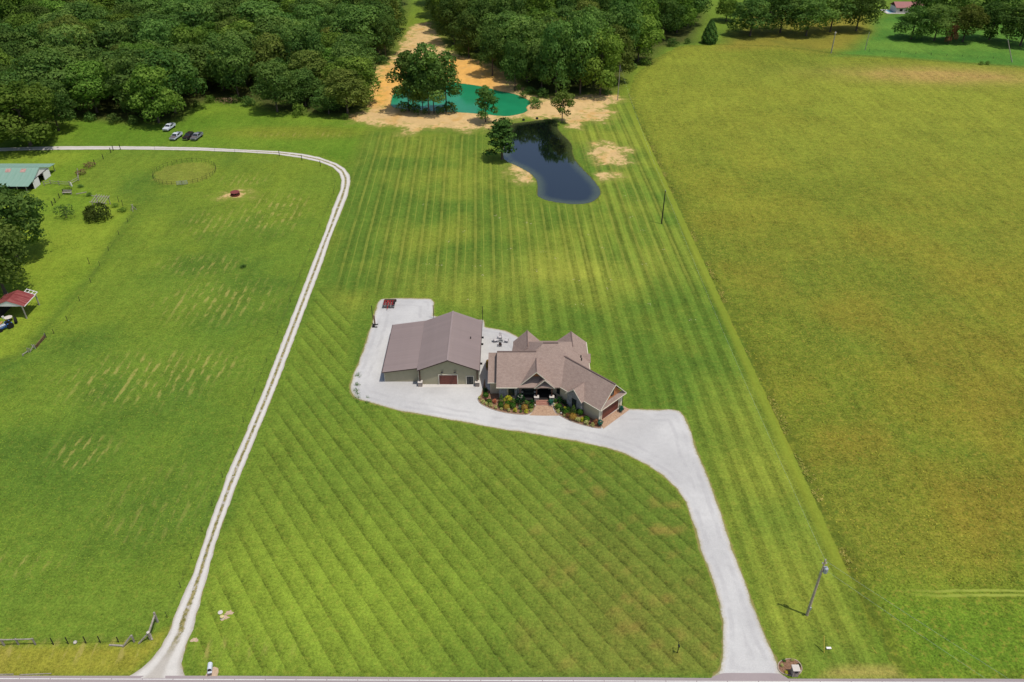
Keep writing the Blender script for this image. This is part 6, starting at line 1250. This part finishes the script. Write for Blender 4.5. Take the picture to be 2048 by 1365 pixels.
# a low house and a pool wall far behind the emerald lawn
fh = thing('distant_house', 'low house with a faded brick red roof between trees at the top right', 'house', G(1818, 27)); MB().box(-7, 7, 0, 8, 0, 2.8).build('wall', M_WHITEB, fh)
rf = MB(); rf.slab([(-7.6, -.6, 2.8), (7.6, -.6, 2.8), (7.6, 4, 4.9), (-7.6, 4, 4.9)], .15); rf.slab([(-7.6, 4, 4.9), (7.6, 4, 4.9), (7.6, 8.6, 2.8), (-7.6, 8.6, 2.8)], .15); rf.build('roof', simple('brick_red_roof', (176, 120, 116), .8, var=.15), fh)
for x in (-4.5, 0, 4.5): MB().box(x - .7, x + .7, -.05, .02, .9, 2.1).build('window', M_GLASS, fh)
p = G(1789, 24); pl = thing('swimming_pool', 'small blue swimming pool with pale deck left of the distant red roof', 'pool', (p.x, p.y, 0)); dk = MB(); dk.box(-6, 6, -5, -3.5, 0, .25); dk.box(-6, 6, 3, 4.5, 0, .25); dk.box(-6, -4, -3.5, 3, 0, .25); dk.box(4, 6, -3.5, 3, 0, .25); tag(dk.build('pool_deck', M_SLAB, pl)); MB().box(-4, 4, -3.5, 3, 0, .15).build('pool_water', simple('pool_blue', (120, 180, 196), .15), pl)
# weeds in the gravel's left edge and straw-coloured clods on the back lawn
wd = bush_mesh(.35, .3, 60, 55, LM['mid'], .1, 6); W_P, W_N, W_T = [], [], []
for i in range(26):
    u, v = [(716, 752), (713, 768), (714, 790), (717, 797), (734, 803), (712, 782)][i % 6]; p = G(u + random.gauss(0, 2.5), v + random.gauss(0, 3)); r9 = np.random.default_rng(i); k = 26; d = r9.normal(0, 1, (k, 3)); d[:, 2] = abs(d[:, 2]) + .3; W_P.append(np.array([p.x, p.y, .02]) + d * np.array([.22, .22, .12])); W_N.append(d); W_T.append(r9.random(k))
tag(link('weeds', leaves('weeds', np.concatenate(W_P), np.concatenate(W_N), .09, np.concatenate(W_T), LM['mid'], 3)), 'small green weeds sprouting through the gravel by the barn', 'weeds', kind='stuff')
cl = MB(); rr = random.Random(9)
for u, v in [(1053, 445), (1062, 447), (998, 436), (989, 432), (1283, 402), (1250, 392), (1262, 434), (1285, 461), (1110, 517), (898, 484), (925, 465), (1228, 561), (1216, 576), (882, 531), (855, 527), (1205, 495), (1020, 498), (950, 532), (963, 551), (1180, 470), (1070, 540), (1150, 560), (1330, 500), (1290, 530), (850, 410), (935, 600), (1088, 503), (1160, 610), (1300, 610), (1380, 640)]:
    p = G(u, v)
    for k in range(4):
        q = Vector((p.x + rr.gauss(0, .5), p.y + rr.gauss(0, .35), .05)); s = rr.uniform(.04, .11); cl.box(q.x - s, q.x + s, q.y - s * .7, q.y + s * .7, 0, s * .8)
tag(cl.build('clods', simple('pale_clods', (214, 198, 160), .95)), 'pale clods and clippings scattered over the mown back lawn', 'clods', kind='stuff')

f8 = thing('lawn_fence', 'thin dark wire fence along the near side of the emerald lawn', 'fence', G(1850, 110)); base = f8.location; l8 = [G(1738 + i * 31, 103.5 + i * 1.9) for i in range(9)]
for q in l8: post(f8, q, 1.1, .09, M_TPOST, base)
wires(f8, l8, (.35, .7, 1.0), base, .03)
for i, (u, v, lab) in enumerate(((1961, 130, 'left weedy clump at the near edge of the emerald lawn'), (1974, 130, 'right weedy clump at the near edge of the emerald lawn'))):
    p = G(u, v); tag(link('weedy_bush', BR[0], None, (p.x, p.y, 0), i, (.6, .5, .5)), lab, 'bush')
